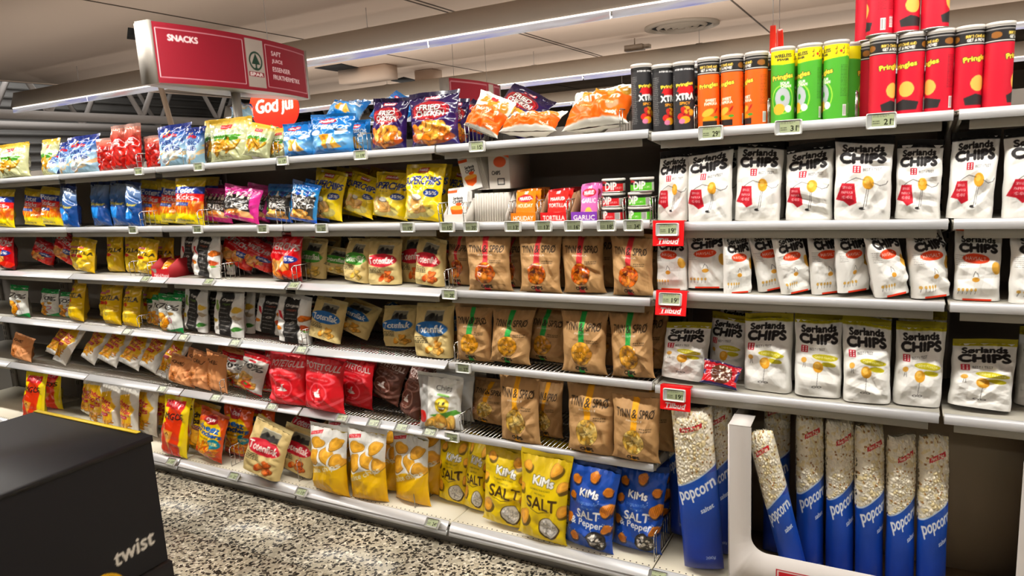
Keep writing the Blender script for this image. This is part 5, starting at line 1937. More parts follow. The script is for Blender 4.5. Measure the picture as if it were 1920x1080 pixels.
def can_parts(key, R, H, n=200):
    img = paint(key, (n, 120))
    # the front panel takes up more of the wrap than it was drawn on
    a_ = (np.arange(n) + .5) / n - .5
    q_ = np.where(np.abs(a_) < .32, a_ / 1.6, np.sign(a_) * (.2 + (np.abs(a_) - .32) * .3 / .18))
    img = img[:, np.clip(((q_ + .5) * n).astype(int), 0, n - 1)]
    nv = 120
    a = np.linspace(0, 2 * math.pi, n)
    # the middle of the wrap faces -y
    ang = -math.pi / 2 + (np.linspace(0, 1, n) - .5) * 2 * math.pi
    zz = np.linspace(.004, H - .012, nv)
    A, Z = np.meshgrid(ang, zz)
    P = np.stack([R * np.cos(A), R * np.sin(A), Z], -1)
    body = npmesh('crisp_can', P, grid_q(nv, n), CARD, img)
    base = MB().lathe([(.001, .002), (R * .94, .002), (R + .0008, 0), (R + .0008, .005), (R, .006)], 40).mesh('base_rim', RIMM, True)
    lid = MB().lathe([(R, H - .013), (R + .0006, H - .012), (R + .0006, H - .0095), (R + .0016, H - .009), (R + .0016, H - .002), (R, H), (R * .93, H), (R * .92, H - .0025), (.001, H - .0025)], 48).mesh('lid', LIDM, True)
    return body, base, lid


CANS = {k: can_parts('can_' + k, .0357, h) for k, h in (('black', .232), ('orange', .236), ('green', .24), ('red', .236))}


def can_at(k, px, Y, turn, label, dz=0.0, row='A'):
    z = lipz(row, 2.4 if px < 1220 else 3) - DECK + dz
    py = 540
    for _ in range(4):
        q = at(px, py, 1, Y)
        py += (q[2] - z - .11) * 300
    b, r, l = CANS[k]
    o = link('crisp_can', b, None, (q[0], Y, z), (0, 0, math.radians(turn)))
    link('base_rim', r, o)
    link('lid', l, o)
    prop(o, label, 'can', f'{k} cans on the top shelf')
    return o


ORD3 = ('left', 'middle', 'right')
for i, (px, tn) in enumerate(((1204, 54), (1244, 56), (1283, 20))):
    can_at('black', px, .075 - .004 * i, tn, f'black crisp can with red patch, {ORD3[i]} of three in front')
    can_at('black', px + 14, .175, 40 * i, f'black crisp can standing behind the {ORD3[i]} one of three')
for i, (px, tn) in enumerate(((1329, 14), (1373, -34), (1418, -62))):
    can_at('orange', px, .07, tn, f'orange crisp can with black top band, {ORD3[i]} of three in front')
    can_at('orange', px + 12, .16, 60 * i, f'orange crisp can with black top band, behind the {ORD3[i]} one')
for i, (px, tn) in enumerate(((1467, 8), (1517, -48), (1566, -66))):
    can_at('green', px, .065, tn, f'green crisp can with yellow top band, {ORD3[i]} of three in front')
    can_at('green', px + (26 if i == 2 else 12), .155, 50 * i, f'green crisp can with yellow top band, behind the {ORD3[i]} one')
for i, (px, Y, tn) in enumerate(((1630, .16, 80), (1652, .06, 44), (1705, .07, -30), (1758, .07, -60), (1812, .07, 30), (1867, .07, 80))):
    can_at('red', px, Y, tn, f'red crisp can with black top band, lower tier, {["leftmost", "second from left", "third from left", "fourth from left", "fifth from left", "rightmost"][i]}')
for i, (px, Y, tn) in enumerate(((1626, .16, 40), (1648, .06, -100), (1697, .07, 20), (1751, .07, 70))):
    can_at('red', px, Y, tn, f'red crisp can with black top band, upper tier, {["leftmost", "second from left", "third from left", "rightmost"][i]}', dz=.2365)

# ------------------------------------------------------------------ dip tins
for k, px in (('red', 1151), ('green', 1200)):
    img = paint('tin_' + k, (110, 20))
    R, H = .042, .052
    ang = -math.pi / 2 + (np.linspace(0, 1, 110) - .5) * 2 * math.pi
    A, Z = np.meshgrid(ang, np.linspace(.004, H - .008, 20))
    body = npmesh('dip_tin', np.stack([R * np.cos(A), R * np.sin(A), Z], -1), grid_q(20, 110), CARD, img)
    rim = MB().lathe([(.001, 0), (R + .001, 0), (R + .001, .005), (R, .006)], 40).mesh('base_rim', RIMM, True)
    lid = MB().lathe([(R, H - .009), (R + .0018, H - .008), (R + .0018, H - .001), (R * .95, H), (.001, H)], 40).mesh('lid', LIDM, True)
    for t in range(3):
        z = lipz('B', 2.5) - DECK + t * H
        py = 380
        for _ in range(4):
            q = at(px, py, 1, .075)
            py += (q[2] - z - H / 2) * 400
        o = link('dip_tin', body, None, (q[0] + (.008 if t == 2 and k == 'green' else 0), .075, z), (0, 0, math.radians((-14, 8, 34)[t] - 20)))
        link('base_rim', rim, o)
        link('lid', lid, o)
        prop(o, f'{k} dip tin with black band, {("bottom", "middle", "top")[t]} of its stack', 'tin', f'{k} dip tins')

# ------------------------------------------------------------------ sachets in card trays
BROWNCARD = mat('brown_card', 'a87e5c', rough=.8, vary=.05)
WCARD = mat('white_card', 'd9d3ca', rough=.7)


def tray(px, wid, hgt, dep, front_col, txt, label, tcol='f6f0ea', side=BROWNCARD, row='B', Y=.04, back_h=None, fh=.038):
    z = lipz(row, 2.2) - DECK if row == 'B' else LIPZ[row] - DECK
    py = 400
    for _ in range(4):
        q = at(px, py, 1, Y)
        py += (q[2] - z - .03) * 400
    root = empty('display_tray', (q[0], Y, z))
    prop(root, label, 'tray', 'card display trays')
    h2 = back_h or hgt
    for s in (-1, 1):
        MB().prism([(0, 0), (0, fh), (dep * .35, hgt * .9), (dep, h2), (dep, 0)], s * wid / 2 - .001, s * wid / 2 + .001).build('side', side, root)
    MB().box(-wid / 2, wid / 2, dep - .002, dep, 0, h2).build('back', side, root)
    MB().box(-wid / 2, wid / 2, 0, dep, 0, .002).build('bottom', side, root)
    c = Canvas(60, 22, front_col)
    if txt.strip():
        c.txt(txt, .5, .45, .8, .44, tcol, bold=.018)
    P = np.stack(np.meshgrid(np.linspace(-wid / 2, wid / 2, 60), np.linspace(0, fh, 22)), -1)
    P = np.stack([P[..., 0], np.full(P.shape[:2], -.0012), P[..., 1]], -1)
    link('printed_front', npmesh('printed_front', P, grid_q(22, 60), CARD, c.done()), root)
    return root, q


def sachet_set(key, q, n, w_, h_, y0, dy, desc, lean=14, z0=.008, dx=0.0, first=None):
    body, seal, S = bag_meshes(key, w_, h_, .014, 'flat', 5, .0015, .0, DES[key]['res'], 'sachet')
    for i in range(n):
        o = link('sachet', body, None, (q[0] + dx + .004 * math.sin(i * 2.1), q[1] + y0 + dy * i, q[2] + z0), (-math.radians(lean - i), math.radians(2 * math.sin(i * 1.7)), 0))
        link('top_seal', seal, o)
        wh = ['front one', 'second', 'third', 'fourth', 'fifth', 'sixth', 'seventh', 'eighth'][i]
        prop(o, f'{desc}, {wh} in its tray', 'sachet', f'{desc}s')


z_ = lipz('B', 2) - DECK
t1, q = tray(981, .108, .085, .2, 'e8861c', 'HOLIDAY', 'brown card tray with orange front lettered HOLIDAY')
sachet_set('sachet_orange', np.array((q[0], .04, z_)), 5, .088, .115, .012, .03, 'orange dip sachet')
t2, q = tray(1038, .112, .12, .2, 'd0282a', 'TORTILLA', 'brown card tray with red front lettered TORTILLA')
sachet_set('sachet_red', np.array((q[0], .04, z_)), 5, .088, .112, .012, .03, 'red dip sachet', dx=.008)
t3, q = tray(1095, .105, .125, .2, '8a4ab4', 'GARLIC', 'brown card tray with purple front lettered GARLIC')
sachet_set('sachet_pink', np.array((q[0], .04, z_)), 5, .07, .128, .012, .03, 'pink dip sachet', dx=.012)
NTH = 'first second third fourth fifth sixth seventh eighth ninth tenth eleventh twelfth thirteenth'.split()
# white sachets: one lower tray, one tray stacked on it
t4, q = tray(853, .11, .11, .18, 'e9e5de', ' ', 'white card tray of dip sachets at the shelf edge', side=WCARD)
sachet_set('sachet_white', np.array((q[0], .04, z_)), 6, .098, .125, .016, .024, 'white dip sachet', lean=10, z0=.012)
t5 = empty('display_tray', (q[0] + .12, .06, z_))
prop(t5, 'white card tray of many dip sachets seen from the side, lower one', 'tray', 'card display trays')
MB().box(-.06, .11, 0, .2, 0, .002).build('bottom', WCARD, t5)
MB().prism([(0, 0), (0, .03), (.08, .12), (.2, .13), (.2, 0)], .108, .11).build('side', WCARD, t5)
MB().box(-.06, .11, .198, .2, 0, .13).build('back', WCARD, t5)
for i in range(13):
    o = MB().box(-.0022, .0022, 0, .12, 0, .115 - .004 * (i % 2)).build('sachet', WCARD, None, (q[0] + .07 + i * .0117, .085, z_ + .003), (0, math.radians(3), 0))
    prop(o, f'white dip sachet edge on, {NTH[i]} from left in the lower side tray', 'sachet', 'edge on white dip sachets, lower tray')
t6 = empty('display_tray', (q[0] + .12, .10, z_ + .14))
prop(t6, 'white card tray of dip sachets stacked on the lower one', 'tray', 'card display trays')
MB().box(-.05, .11, 0, .18, -.008, -.006).build('bottom', WCARD, t6)
c = Canvas(50, 60, 'd8d2ca')
c.ell(.55, .7, .3, .14, 'd8643a').poly([(.2, 1), (1, 1), (1, .78)], 'd8643a').txt('CHIPS', .35, .42, .4, .1, '2a2828', bold=.012).rect(.4, .1, .75, .28, '2a2828').rect(.44, .13, .71, .25, 'd8d2ca')
P = np.stack(np.meshgrid(np.linspace(.02, .115, 50), np.linspace(-.006, .145, 60)), -1)
P = np.stack([P[..., 0] - (.145 - P[..., 1]) * (P[..., 0] < .03) * 0, np.full(P.shape[:2], -.002), P[..., 1]], -1)
link('printed_front', npmesh('printed_front', P, grid_q(60, 50), CARD, c.done()), t6)
MB().box(.113, .115, -.001, .18, -.006, .145).build('side', WCARD, t6)
for i in range(8):
    o = MB().box(-.002, .002, 0, .11, 0, .135).build('sachet', WCARD, None, (q[0] + .082 + i * .007, .105, z_ + .134), (0, math.radians(-14), 0))
    prop(o, f'white dip sachet edge on, {NTH[i]} from left in the upper stacked tray', 'sachet', 'edge on white dip sachets, upper tray')
body, seal, S = bag_meshes('sachet_white', .09, .13, .008, 'flat', 9, .001, 0, DES['sachet_white']['res'], 'sachet')
o = link('sachet', body, None, (q[0] + .062, .098, z_ + .134), (math.radians(-4), math.radians(-12), 0))
link('top_seal', seal, o)
prop(o, 'white dip sachet facing out, first in the upper stacked tray', 'sachet')

# red carton on the third shelf
q = at(306, 505, 1, .04)
root = empty('display_tray', (q[0], .02, LIPZ['C'] - DECK))
prop(root, 'red card tray of small orange packs on the third shelf', 'tray', 'card display trays')
REDC = mat('red_card', 'b8202a', rough=.6)
c = Canvas(64, 24, 'c42430')
c.txt('Mårå så Moarud', .56, .3, .8, .36, 'f4e4e0', bold=.008).poly([(0, 1), (.3, 1), (.3, .6), (.2, .5)], '9a9088')
P = np.stack(np.meshgrid(np.linspace(-.075, .075, 64), np.linspace(0, .05, 24)), -1)
P = np.stack([P[..., 0], np.full(P.shape[:2], -.0012), P[..., 1]], -1)
link('printed_front', npmesh('printed_front', P, grid_q(24, 64), CARD, c.done()), root)
MB().box(-.075, .075, 0, .2, 0, .002).box(-.075, .075, .198, .2, 0, .1).build('card_base', REDC, root)
for s in (-1, 1):
    MB().prism([(0, 0), (0, .06), (.06, .10), (.2, .1), (.2, 0)], s * .075 - .001, s * .075 + .001).build('side', REDC, root)


@design('nutpack', (36, 40), FOIL, 'c02a20', 'c83020', 'd8481c')
def _(c):
    c.poly([(0, .2), (.6, .1), (1, .5), (1, .9), (.4, 1), (0, .7)], 'ee9a24').crisps(.5, .5, .3, .25, 12, .14, ['f0a838', 'e08818'], 3)


body, seal, S = bag_meshes('nutpack', .064, .085, .04, 'pillow', 4, .003, 0, (36, 40), 'snack_pack')
for i, (dx, dy) in enumerate(((-.03, .045), (.034, .05), (-.032, .125), (.034, .13))):
    o = link('snack_pack', body, None, (q[0] + dx, .02 + dy, LIPZ['C'] - DECK + .022), (math.radians(-38), math.radians(4 + i), .08 * i))
    link('top_seal', seal, o)
    prop(o, f'small orange and red pack in red tray, {["front left", "front right", "rear left", "rear right"][i]}', 'snack pack', 'small orange packs')

# dropped chocolate bag on the fourth shelf
@design('choco', (60, 40), FOIL, '3a2452', '4a1c2c', 'c4242c')
def _(c):
    c.vgrad(0, 1, 'c4242c', 'a01c28').ell(.52, .5, .3, .42, '5a3424')
    rg = random.Random(2)
    for i in range(26):
        c.ell(.52 + rg.uniform(-.24, .24), .5 + rg.uniform(-.34, .34), .025, .04, 'ece0d0')
    c.rect(0, 0, 1, .1, '2c2a5a').rect(0, .4, .08, .6, '2c2a5a').rect(.92, .3, 1, .8, '2c2a5a')


body, seal, S = bag_meshes('choco', .135, .085, .035, 'pillow', 6, .004, 0, (60, 40), 'sweet_bag')
p = at(1348, 716, 1, .03)
o = link('sweet_bag', body, None, (p[0], .015, lipz('D', 3.0) - DECK + .02), (math.radians(-38), math.radians(10), .1))
link('top_seal', seal, o)
prop(o, 'small red and brown sweet bag dropped before the white lime bags', 'sweet bag')

# ------------------------------------------------------------------ popcorn bags and their box
def film_material():
    m = bpy.data.materials.new('clear_film')
    m.use_nodes = True
    nt = m.node_tree
    for n in list(nt.nodes):
        if n.type != 'OUTPUT_MATERIAL':
            nt.nodes.remove(n)
    out = nt.nodes['Material Output']
    tr = nt.nodes.new('ShaderNodeBsdfTransparent')
    gl = nt.nodes.new('ShaderNodeBsdfGlossy')
    gl.inputs['Roughness'].default_value = .12
    lw = nt.nodes.new('ShaderNodeLayerWeight')
    lw.inputs['Blend'].default_value = .12
    fr = nt.nodes.new('ShaderNodeMath')
    fr.operation = 'MULTIPLY_ADD'
    fr.inputs[1].default_value = .3
    fr.inputs[2].default_value = .03
    nt.links.new(lw.outputs['Facing'], fr.inputs[0])
    mx = nt.nodes.new('ShaderNodeMixShader')
    nt.links.new(fr.outputs[0], mx.inputs[0])
    nt.links.new(tr.outputs[0], mx.inputs[1])
    nt.links.new(gl.outputs[0], mx.inputs[2])
    nt.links.new(mx.outputs[0], out.inputs[0])
    return m


FILM = film_material()


def popcorn_meshes(w_, h_, seed, dp=.78):
    nu, nv = 84, 260
    img = paint('popcorn', (nu, nv)).copy()
    U, V = np.meshgrid(np.linspace(-1, 1, nu), np.linspace(0, 1, nv))
    S = surface(w_, h_, w_ * dp, 'tube', seed, .005, 0, .0)
    f = S(U, V, -1)
    b = S(U, V, 1)
    b[:, 0] = f[:, 0]
    b[:, -1] = f[:, -1]
    line = .515 + .14 * (U + 1) / 2
    top = (V > line + .012)
    red = (img[..., 0] > .5) & (img[..., 1] < .35)
    rg = np.random.RandomState(seed)
    # kernels: nearest-seed lumps
    n = 430
    for face, side in ((f, -1), (b, 1)):
        px = U * w_ / 2 * 1.25
        pz = V * h_
        sx = rg.uniform(-w_ / 2 * 1.3, w_ / 2 * 1.3, n)
        sz = rg.uniform(.5 * h_, h_, n)
        best = np.full(U.shape, 9.0)
        sec = np.full(U.shape, 9.0)
        idx = np.zeros(U.shape, int)
        rows = V[:, 0] * h_ > .49 * h_
        bb, s2, ii = best[rows], sec[rows], idx[rows]
        pxr, pzr = px[rows], pz[rows]
        for k in range(n):
            d = (pxr - sx[k]) ** 2 + (pzr - sz[k]) ** 2
            m = d < bb
            s2 = np.where(m, bb, np.minimum(s2, d))
            ii = np.where(m, k, ii)
            bb = np.where(m, d, bb)
        lump = np.clip(np.sqrt(s2) - np.sqrt(bb), 0, .008)
        tone = rg.uniform(0, 1, n)[ii]
        hull = (rg.uniform(0, 1, n) < .11)[ii] & (bb < .000016)
        col = C('faf2dc') * (1 - tone[..., None] * .10)
        col = np.where((tone > .75)[..., None], C('e8d8a8'), col)
        col = np.where(hull[..., None], C('a87838'), col)
        tp = top[rows] & ~(red[rows] & (side < 0))
        ff = face[rows]
        ff[..., 1] += side * np.where(top[rows], lump * 1.0 - .002, 0)
        face[rows] = ff
        if side < 0:
            im = img[rows]
            im[tp] = col[tp]
            img[rows] = im
        else:
            bi = np.tile(C('1d3f9c'), (nv, nu, 1))
            im = bi[rows]
            im[top[rows]] = col[top[rows]]
            bi[rows] = im
    VV = np.concatenate([f.reshape(-1, 3), b.reshape(-1, 3)])
    body = npmesh('popcorn_bag', VV, np.concatenate([grid_q(nv, nu), grid_q(nv, nu, nu * nv, True)]), SATIN, np.concatenate([img.reshape(-1, 3), bi.reshape(-1, 3)]))
    # clear film drawn over the popcorn
    n2, v2 = 41, 40
    U2, V2 = np.meshgrid(np.linspace(-1, 1, n2), np.linspace(.55, 1, v2))
    S2 = surface(w_ + .006, h_ + .012, w_ * dp + .010, 'tube', seed, .006, 0, .0)
    a1, a2 = S2(U2, V2, -1), S2(U2, V2, 1)
    film = npmesh('clear_film', np.concatenate([a1.reshape(-1, 3), a2.reshape(-1, 3)]), np.concatenate([grid_q(v2, n2), grid_q(v2, n2, n2 * v2, True)]), FILM)
    return body, film


POP = [popcorn_meshes(.142, .60, 11), popcorn_meshes(.087, .59, 12, .98), popcorn_meshes(.087, .59, 14, .98)]


def popcorn(k, px, py_mid, Y, zmid, label, roll=0, yaw=0, lean=4, s=1.0, z=.1045):
    q = at(px, py_mid, 1, Y)
    b, f = POP[k]
    rr = math.radians(roll)
    h = .6 * s
    x = q[0] - math.sin(rr) * (q[2] - z)
    o = link('popcorn_bag', b, None, (x, Y, z + .07 * abs(math.sin(rr))), (-math.radians(lean), rr, math.radians(yaw)))
    o.scale = (s, s, s)
    link('clear_film', f, o)
    prop(o, label, 'popcorn bag', 'popcorn bags')
    return o


popcorn(0, 1308, 920, -.0, 0, 'blue popcorn bag with clear top leaning left, outside the box', roll=-4, yaw=10)
popcorn(2, 1349, 900, .13, 0, 'blue popcorn bag hidden partly by the left edge of the box', roll=0, yaw=6)
popcorn(1, 1272, 880, .2, 0, 'blue popcorn bag standing at the back left, outside the box', roll=-2, yaw=-10)
popcorn(1, 1456, 930, -.008, 0, 'blue popcorn bag slanting left inside the white box', roll=-13, yaw=6, lean=0, s=.96)
popcorn(1, 1455, 860, .22, 0, 'blue popcorn bag at the back left inside the white box', s=1.05)
popcorn(1, 1521, 900, .105, 0, 'blue popcorn bag inside the white box, right of the slanting one', yaw=22, s=1.02, lean=2)
popcorn(2, 1578, 900, .10, 0, 'blue popcorn bag inside the white box, third of its front row', yaw=26, s=1.01, lean=2)
popcorn(1, 1634, 920, .09, 0, 'blue popcorn bag inside the white box, fourth of its front row', yaw=30, s=1.0, lean=2)
popcorn(2, 1692, 940, .085, 0, 'blue popcorn bag inside the white box, at the right edge', yaw=24, s=.96, lean=2)
popcorn(1, 1752, 940, .085, 0, 'blue popcorn bag inside the white box, beyond the right edge', yaw=20, s=.98, lean=2)

popcorn(2, 1520, 850, .28, 0, 'blue popcorn bag at the back inside the white box, in the dark', lean=2)

BOXW = mat('white_box_card', 'ded8d4', rough=.55)
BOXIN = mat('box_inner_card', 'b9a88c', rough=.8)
bx0, bx1, by0, by1, bz0, bz1 = 2.985, 3.86, -.075, .36, .1005, .70
box = empty('popcorn_box', ((bx0 + bx1) / 2, by0, bz0))
prop(box, 'white card display box holding popcorn bags on the base shelf', 'box')


def W2(x, y, z):
    return (x - (bx0 + bx1) / 2, y - by0, z - bz0)


# front: a U of card around the window, which is open towards the top
wx0, wx1, wz0, wr = bx0 + .072, bx1 - .06, .255, .055
inner = [(wx0, bz1), (wx0, .5)]
outer = [(bx0, bz1), (bx0, .5)]
for q in range(9):
    t = math.radians(180 + 90 * q / 8)
    inner.append((wx0 + wr + wr * math.cos(t), wz0 + wr + wr * math.sin(t)))
    outer.append((bx0, wz0 + wr - (wz0 + wr - bz0) * q / 4) if q <= 4 else (bx0 + (wx0 + wr - bx0) * (q - 4) / 4, bz0))
for q in range(9):
    t = math.radians(270 + 90 * q / 8)
    inner.append((wx1 - wr + wr * math.cos(t), wz0 + wr + wr * math.sin(t)))
    outer.append((wx1 - wr + (bx1 - wx1 + wr) * q / 4, bz0) if q <= 4 else (bx1, bz0 + (wz0 + wr - bz0) * (q - 4) / 4))
inner += [(wx1, .5), (wx1, bz1)]
outer += [(bx1, .5), (bx1, bz1)]
k = len(inner)
vv = [W2(x, by0, z) for x, z in outer] + [W2(x, by0, z) for x, z in inner] + [W2(x, by0 + .004, z) for x, z in outer] + [W2(x, by0 + .004, z) for x, z in inner]
qs = []
for i in range(k - 1):
    j = i + 1
    qs += [(i, j, k + j, k + i), (2 * k + j, 2 * k + i, 3 * k + i, 3 * k + j), (k + i, k + j, 3 * k + j, 3 * k + i), (j, i, 2 * k + i, 2 * k + j)]
link('front_panel', npmesh('front_panel', np.array(vv), qs, BOXW, smooth=False), box)
m = MB()
for nm, (a, b, c_, d, e, f), mm in (('left_side', (bx0 - .004, bx0, by0, by1, bz0, bz1 - .0), BOXW), ('right_side', (bx1, bx1 + .004, by0, by1, bz0, bz1), BOXW),
                                    ('back_side', (bx0, bx1, by1 - .004, by1, bz0, bz1), BOXIN), 
                                    ('bottom_panel', (bx0, bx1, by0 + .03, by1, bz0, bz0 + .003), BOXIN)):
    p0, p1 = W2(a, c_, e), W2(b, d, f)
    MB().box(p0[0], p1[0], p0[1], p1[1], p0[2], p1[2]).build(nm, mm, box)
# slanting shoulder flap at the left
MB().prism([(0, .0), (0, .004), (.09, .012), (.09, .008)], bx0 - (bx0 + bx1) / 2, bx0 - (bx0 + bx1) / 2 + .07).build('shoulder_flap', BOXW, box, (0, 0, bz1 - bz0 - .0))
c = Canvas(150, 60, 'c41f2e')
c.rect(.015, .04, .985, .96, 'f4eeec').rect(.03, .075, .97, .925, 'c41f2e').txt('First Price', .5, .46, .86, .56, 'f8f4f2', bold=.008)
P = np.stack(np.meshgrid(np.linspace(0, .30, 150), np.linspace(0, .115, 60)), -1)
P = np.stack([P[..., 0], np.full(P.shape[:2], -.0015), P[..., 1]], -1)
q = at(1455, 1066, 1, by0)
link('printed_sign', npmesh('printed_sign', P, grid_q(60, 150), CARD, c.done()), box, W2(q[0], by0, q[2] - .115))

# ------------------------------------------------------------------ black display stand in the aisle
BLK = mat('black_card', '17161a', rough=.5, vary=.1)
tw = empty('display_stand', (.50, -1.2, 0))
prop(tw, 'black card display stand with yellow trim in the aisle, lower left', 'display stand')
tx0, tx1, ty0, ty1 = -.42, .395, -.62, .415
MB().box(tx0, tx1, ty0, ty1, .095, .615).build('body', BLK, tw)
MB().box(tx0 + .01, tx1 + .012, ty0, ty1 + .01, 0, .088).build('plinth', BLK, tw)
MB().box(tx0, tx1 + .006, ty0, ty1 + .006, .603, .628).build('lid', BLK, tw)
MB().box(tx0, tx1 - .07, ty1 - .012, ty1 + .008, .629, .633).build('trim', mat('yellow_trim', 'd8b81c', rough=.4), tw)
ny, nz = 240, 120
c = Canvas(ny, nz, '17161a', ss=2)
# x runs along the side face towards the shelves
c.txt('twist', .875, .235, .16, .115, 'd8d2c8', bold=.004, rot=.1, shear=.15, out='4a443c', ow=.004)
c.ell(.735, -.04, .095, .2, 'd8a81c').ell(.735, -.04, .083, .175, '17161a').ell(.735, -.04, .078, .165, 'd8a81c')
P = np.stack(np.meshgrid(np.linspace(ty0, ty1, ny), np.linspace(.096, .602, nz)), -1)
P = np.stack([np.full(P.shape[:2], tx1 + .0012), P[..., 0], P[..., 1]], -1)
link('printed_side', npmesh('printed_side', P, grid_q(nz, ny), CARD, c.done()), tw)

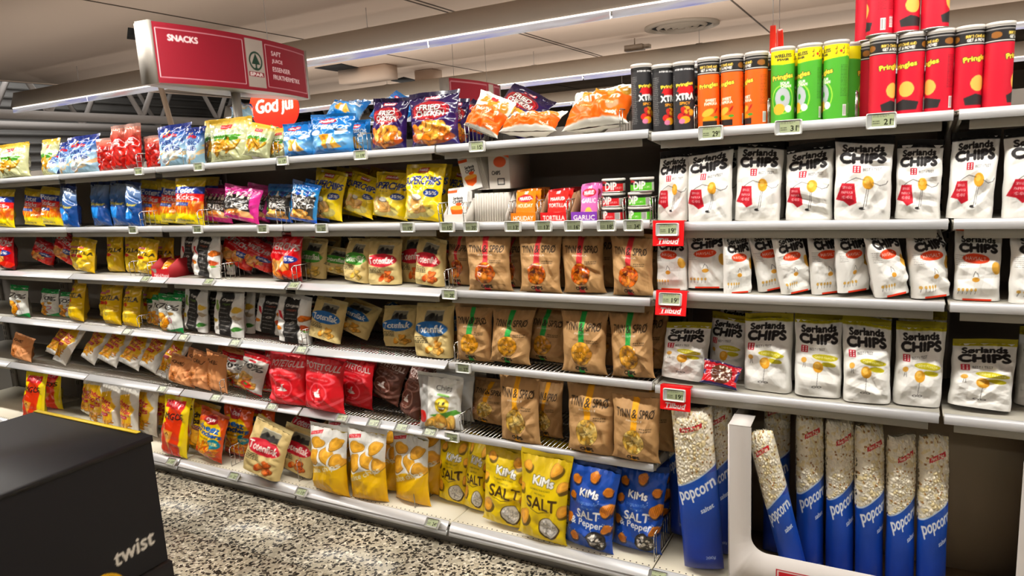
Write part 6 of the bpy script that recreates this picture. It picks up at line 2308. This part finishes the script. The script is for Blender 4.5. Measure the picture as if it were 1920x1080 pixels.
# ------------------------------------------------------------------ small shifts that keep neighbouring bags from running into each other
ADJ = {0: (0, -0.006, 0, 1, 1, 1), 1: (0, 0.02, 0, 0.93, 0.8, 0.93), 2: (0.006, -0.006, 0, 0.95, 0.85, 1), 3: (-0.007, -0.005, 0, 1, 0.9, 1), 5: (0, 0.02, 0, 0.93, 0.8, 0.93), 6: (0, 0.012, 0, 1, 1, 1), 8: (-0.008, -0.009, 0, 1, 0.9, 1), 12: (-0.006, -0.006, 0, 1, 1, 1), 17: (0, -0.006, 0, 1, 1, 1), 22: (0, 0.012, 0, 0.95, 0.85, 1), 25: (0, -0.006, 0, 1, 1, 1), 29: (0, 0.012, 0, 1, 1, 1), 31: (-0.036, 0.029, 0, 0.922, 0.9, 1), 32: (0.021, 0.005, 0, 1, 0.81, 0.941), 33: (0, 0.012, 0, 1, 1, 1), 35: (-0.002, 0.042, 0, 0.95, 0.689, 1), 36: (-0.009, 0.01, 0, 1, 1, 1), 37: (0, 0.042, 0, 1, 1, 1), 38: (0.006, -0.006, 0, 1, 1, 1), 39: (0.015, -0, 0, 1, 0.81, 0.97), 42: (-0.022, 0.005, 0, 1, 1, 1), 43: (-0.048, 0.024, 0, 1, 1, 1), 44: (-0.015, -0.01, 0, 0.922, 0.9, 1), 45: (0.004, -0.001, 0.008, 0.912, 0.765, 0.97), 46: (-0.003, -0.009, 0, 1, 0.765, 1), 47: (0.006, 0.02, 0, 0.93, 0.8, 0.93), 48: (0.012, 0.03, 0, 1, 1, 1), 49: (-0, 0.103, 0, 0.93, 0.8, 0.93), 51: (0.012, 0, 0.004, 1, 1, 1), 52: (-0.007, -0.007, 0, 1, 0.765, 0.97), 53: (0, -0.006, 0, 1, 1, 1), 54: (-0.023, -0.01, 0.004, 0.912, 0.765, 0.97), 55: (0, 0.032, 0, 0.93, 0.8, 0.93), 56: (0.018, 0.018, 0.004, 0.95, 0.85, 0.97), 57: (0.006, 0.006, 0.004, 0.95, 0.85, 0.97), 58: (0.006, 0, 0, 1, 1, 1), 60: (0, 0, 0, 1, 0.85, 1), 62: (0.002, 0.007, 0, 1, 1, 1), 66: (0, 0.012, 0, 1, 1, 1), 68: (0, 0.012, 0, 1, 1, 1), 71: (-0.024, 0.012, 0.004, 0.95, 0.85, 0.97), 72: (0.018, 0.009, 0.004, 0.866, 0.85, 0.97), 73: (0, 0.02, 0, 0.93, 0.8, 0.93), 75: (-0.039, 0.068, 0.004, 0.912, 0.689, 0.97), 76: (-0.005, 0.001, 0.004, 0.95, 0.765, 0.941), 77: (0.001, 0.054, 0, 1, 0.81, 1), 78: (0.024, -0.006, 0, 1, 1, 1), 79: (0, 0.092, 0, 0.93, 0.8, 0.93), 80: (0.024, -0.012, 0, 0.95, 1, 1), 81: (0.012, 0, 0, 1, 1, 1), 82: (0, 0, 0, 1, 1, 0.95), 83: (-0.044, 0.037, 0.008, 0.839, 0.578, 0.875), 84: (0, -0.012, 0, 1, 0.722, 1), 85: (-0.016, 0.006, 0, 0.96, 1, 1), 86: (0.016, 0.02, 0.004, 0.95, 0.9, 1), 87: (0.013, 0.075, 0, 1, 1, 1), 88: (-0.006, 0.012, 0, 1, 1, 1), 89: (0, 0.03, 0, 1, 1, 1), 91: (-0.016, 0.017, 0.008, 0.902, 0.722, 0.913), 92: (0.015, -0.007, 0, 0.96, 0.765, 1), 95: (0, 0.03, 0, 1, 1, 1), 96: (0.009, 0.008, 0, 1, 1, 0.97), 98: (0.012, -0.006, 0, 1, 1, 1), 102: (-0.024, 0.06, 0, 1, 1, 1), 105: (-0.006, 0, 0, 1, 1, 1), 106: (0, 0, 0, 0.95, 1, 1), 107: (0, 0.018, 0.008, 0.857, 0.614, 0.941), 108: (-0.003, -0.009, 0, 0.96, 0.65, 0.97), 109: (0.004, 0.02, 0, 0.885, 0.729, 0.941), 110: (-0.009, -0.007, 0, 0.96, 0.9, 0.97), 111: (0.008, 0.015, 0, 0.95, 0.765, 1), 112: (-0.01, -0.005, 0.012, 0.912, 0.689, 0.941), 113: (0.011, -0.007, 0, 0.96, 0.9, 0.95), 114: (0.006, 0, 0, 1, 1, 1), 115: (-0.011, -0.008, 0, 1, 0.9, 1), 116: (-0.006, 0.018, 0.004, 0.902, 0.722, 0.97), 117: (0.006, 0.019, 0, 0.857, 0.551, 0.93), 118: (-0.012, 0.054, 0, 1, 1, 1), 119: (0.024, -0.012, 0.004, 1, 1, 1), 120: (0.02, -0.001, 0, 1, 0.9, 1), 121: (-0.006, -0.006, 0, 1, 1, 1), 122: (-0.006, 0.012, 0, 1, 1, 1), 123: (0.006, 0.006, 0.004, 0.95, 0.85, 0.97), 124: (0, 0.02, 0, 0.883, 0.8, 0.93), 125: (0.005, -0.002, 0, 0.96, 0.9, 1), 126: (0.006, 0.012, 0, 1, 1, 1), 127: (0.004, -0.007, 0, 1, 1, 1), 128: (0, 0, 0, 0.902, 0.85, 1), 129: (-0.002, 0.021, 0.004, 0.912, 0.765, 0.97), 130: (-0.018, 0.024, 0, 1, 1, 1), 131: (0.018, -0.006, 0, 1, 1, 1), 132: (0.006, -0.001, 0, 1, 0.9, 0.97), 133: (-0.024, -0.012, 0, 0.95, 1, 1), 134: (0, 0.012, 0, 1, 1, 1), 135: (0.018, 0, 0.004, 0.902, 0.722, 0.97), 140: (-0.003, -0.008, 0, 1, 1, 1), 142: (0, -0.006, 0, 1, 1, 1), 143: (0, 0.012, 0, 1, 1, 1), 146: (0, 0.03, 0, 1, 1, 1), 148: (0, 0, 0, 1, 1, 0.95), 155: (0, 0.03, 0, 1, 1, 1), 156: (0.002, 0.005, 0, 1, 1, 1), 159: (0.005, 0.003, 0, 1, 1, 1), 161: (0.001, -0.005, 0, 1, 0.85, 1), 165: (-0.012, -0.006, 0, 1, 1, 0.95), 166: (-0.003, -0.006, 0, 1, 1, 1), 168: (-0.012, 0.072, 0, 1, 1, 1), 169: (0, 0, 0, 1, 0.85, 1), 170: (0.012, 0.012, 0.008, 0.902, 0.722, 0.97), 171: (0.006, -0.006, 0, 1, 0.85, 1), 172: (0.007, 0.018, 0, 1, 1, 1), 174: (0.002, 0.037, 0, 0.814, 0.52, 0.902), 175: (-0.019, 0.002, 0, 0.93, 0.551, 0.93), 176: (-0.017, 0.02, 0, 0.96, 0.765, 1), 177: (0.018, 0, 0.012, 0.95, 0.722, 0.97), 178: (0.006, 0.06, 0, 1, 1, 1), 180: (0, 0.052, 0, 0.822, 0.544, 0.865), 181: (0.019, -0.002, 0, 0.95, 0.765, 1), 182: (0, 0.042, 0, 1, 1, 1), 184: (0, 0.062, 0, 0.883, 0.68, 0.93), 185: (-0.008, -0.01, 0, 0.95, 0.765, 1), 186: (-0.018, 0.027, 0, 1, 0.9, 1), 187: (0.006, 0.006, 0.004, 0.902, 0.722, 0.97), 188: (0.024, 0.06, 0, 1, 1, 1), 192: (-0.022, 0.002, 0, 0.912, 0.729, 0.97), 193: (0, 0.02, 0, 0.93, 0.8, 0.93), 194: (0.022, 0.022, 0, 0.96, 0.9, 1), 195: (0, 0.012, 0, 1, 1, 1), 197: (0.007, 0.019, 0, 1, 1, 1), 198: (0, 0, 0.004, 1, 1, 1), 200: (-0.003, -0.008, 0, 1, 0.81, 0.97), 201: (0, 0, 0, 1, 0.85, 1), 202: (-0.008, 0.013, 0, 0.96, 0.9, 1), 203: (-0.012, 0.012, 0, 1, 1, 1), 204: (0, -0.006, 0, 1, 1, 1), 206: (-0.006, 0.02, 0, 0.93, 0.8, 0.93), 207: (0.012, -0.003, 0, 0.96, 0.9, 1), 210: (0.005, -0.01, 0, 1, 1, 1), 211: (0, 0.02, 0, 0.93, 0.68, 0.93), 212: (0, -0.006, 0, 1, 1, 1), 213: (0, 0, 0, 1, 0.85, 1), 216: (-0.002, 0.002, 0, 0.96, 0.9, 0.941), 218: (0, 0.02, 0, 0.93, 0.8, 0.93), 219: (0, 0.012, 0, 1, 1, 1), 220: (-0.003, 0.019, 0, 1, 0.9, 1), 222: (0, 0, 0, 1, 1, 0.95), 223: (-0.005, -0.009, 0, 1, 1, 0.97), 224: (0, 0, 0, 1, 1, 0.95), 226: (0, -0.006, 0, 1, 1, 0.95), 227: (0.012, -0.006, 0, 1, 1, 1), 228: (0, 0.02, 0, 0.93, 0.8, 0.93), 235: (0, 0, 0.004, 1, 1, 1), 269: (0.001, 0.005, 0, 1, 1, 0.97)}
for i_, (dx, dy, dz, sx, sy, sz) in ADJ.items():
    o = ALLB[i_]
    o.location = Vector(o.location) + Vector((dx, dy, dz))
    o.scale = (sx, sy, sz)
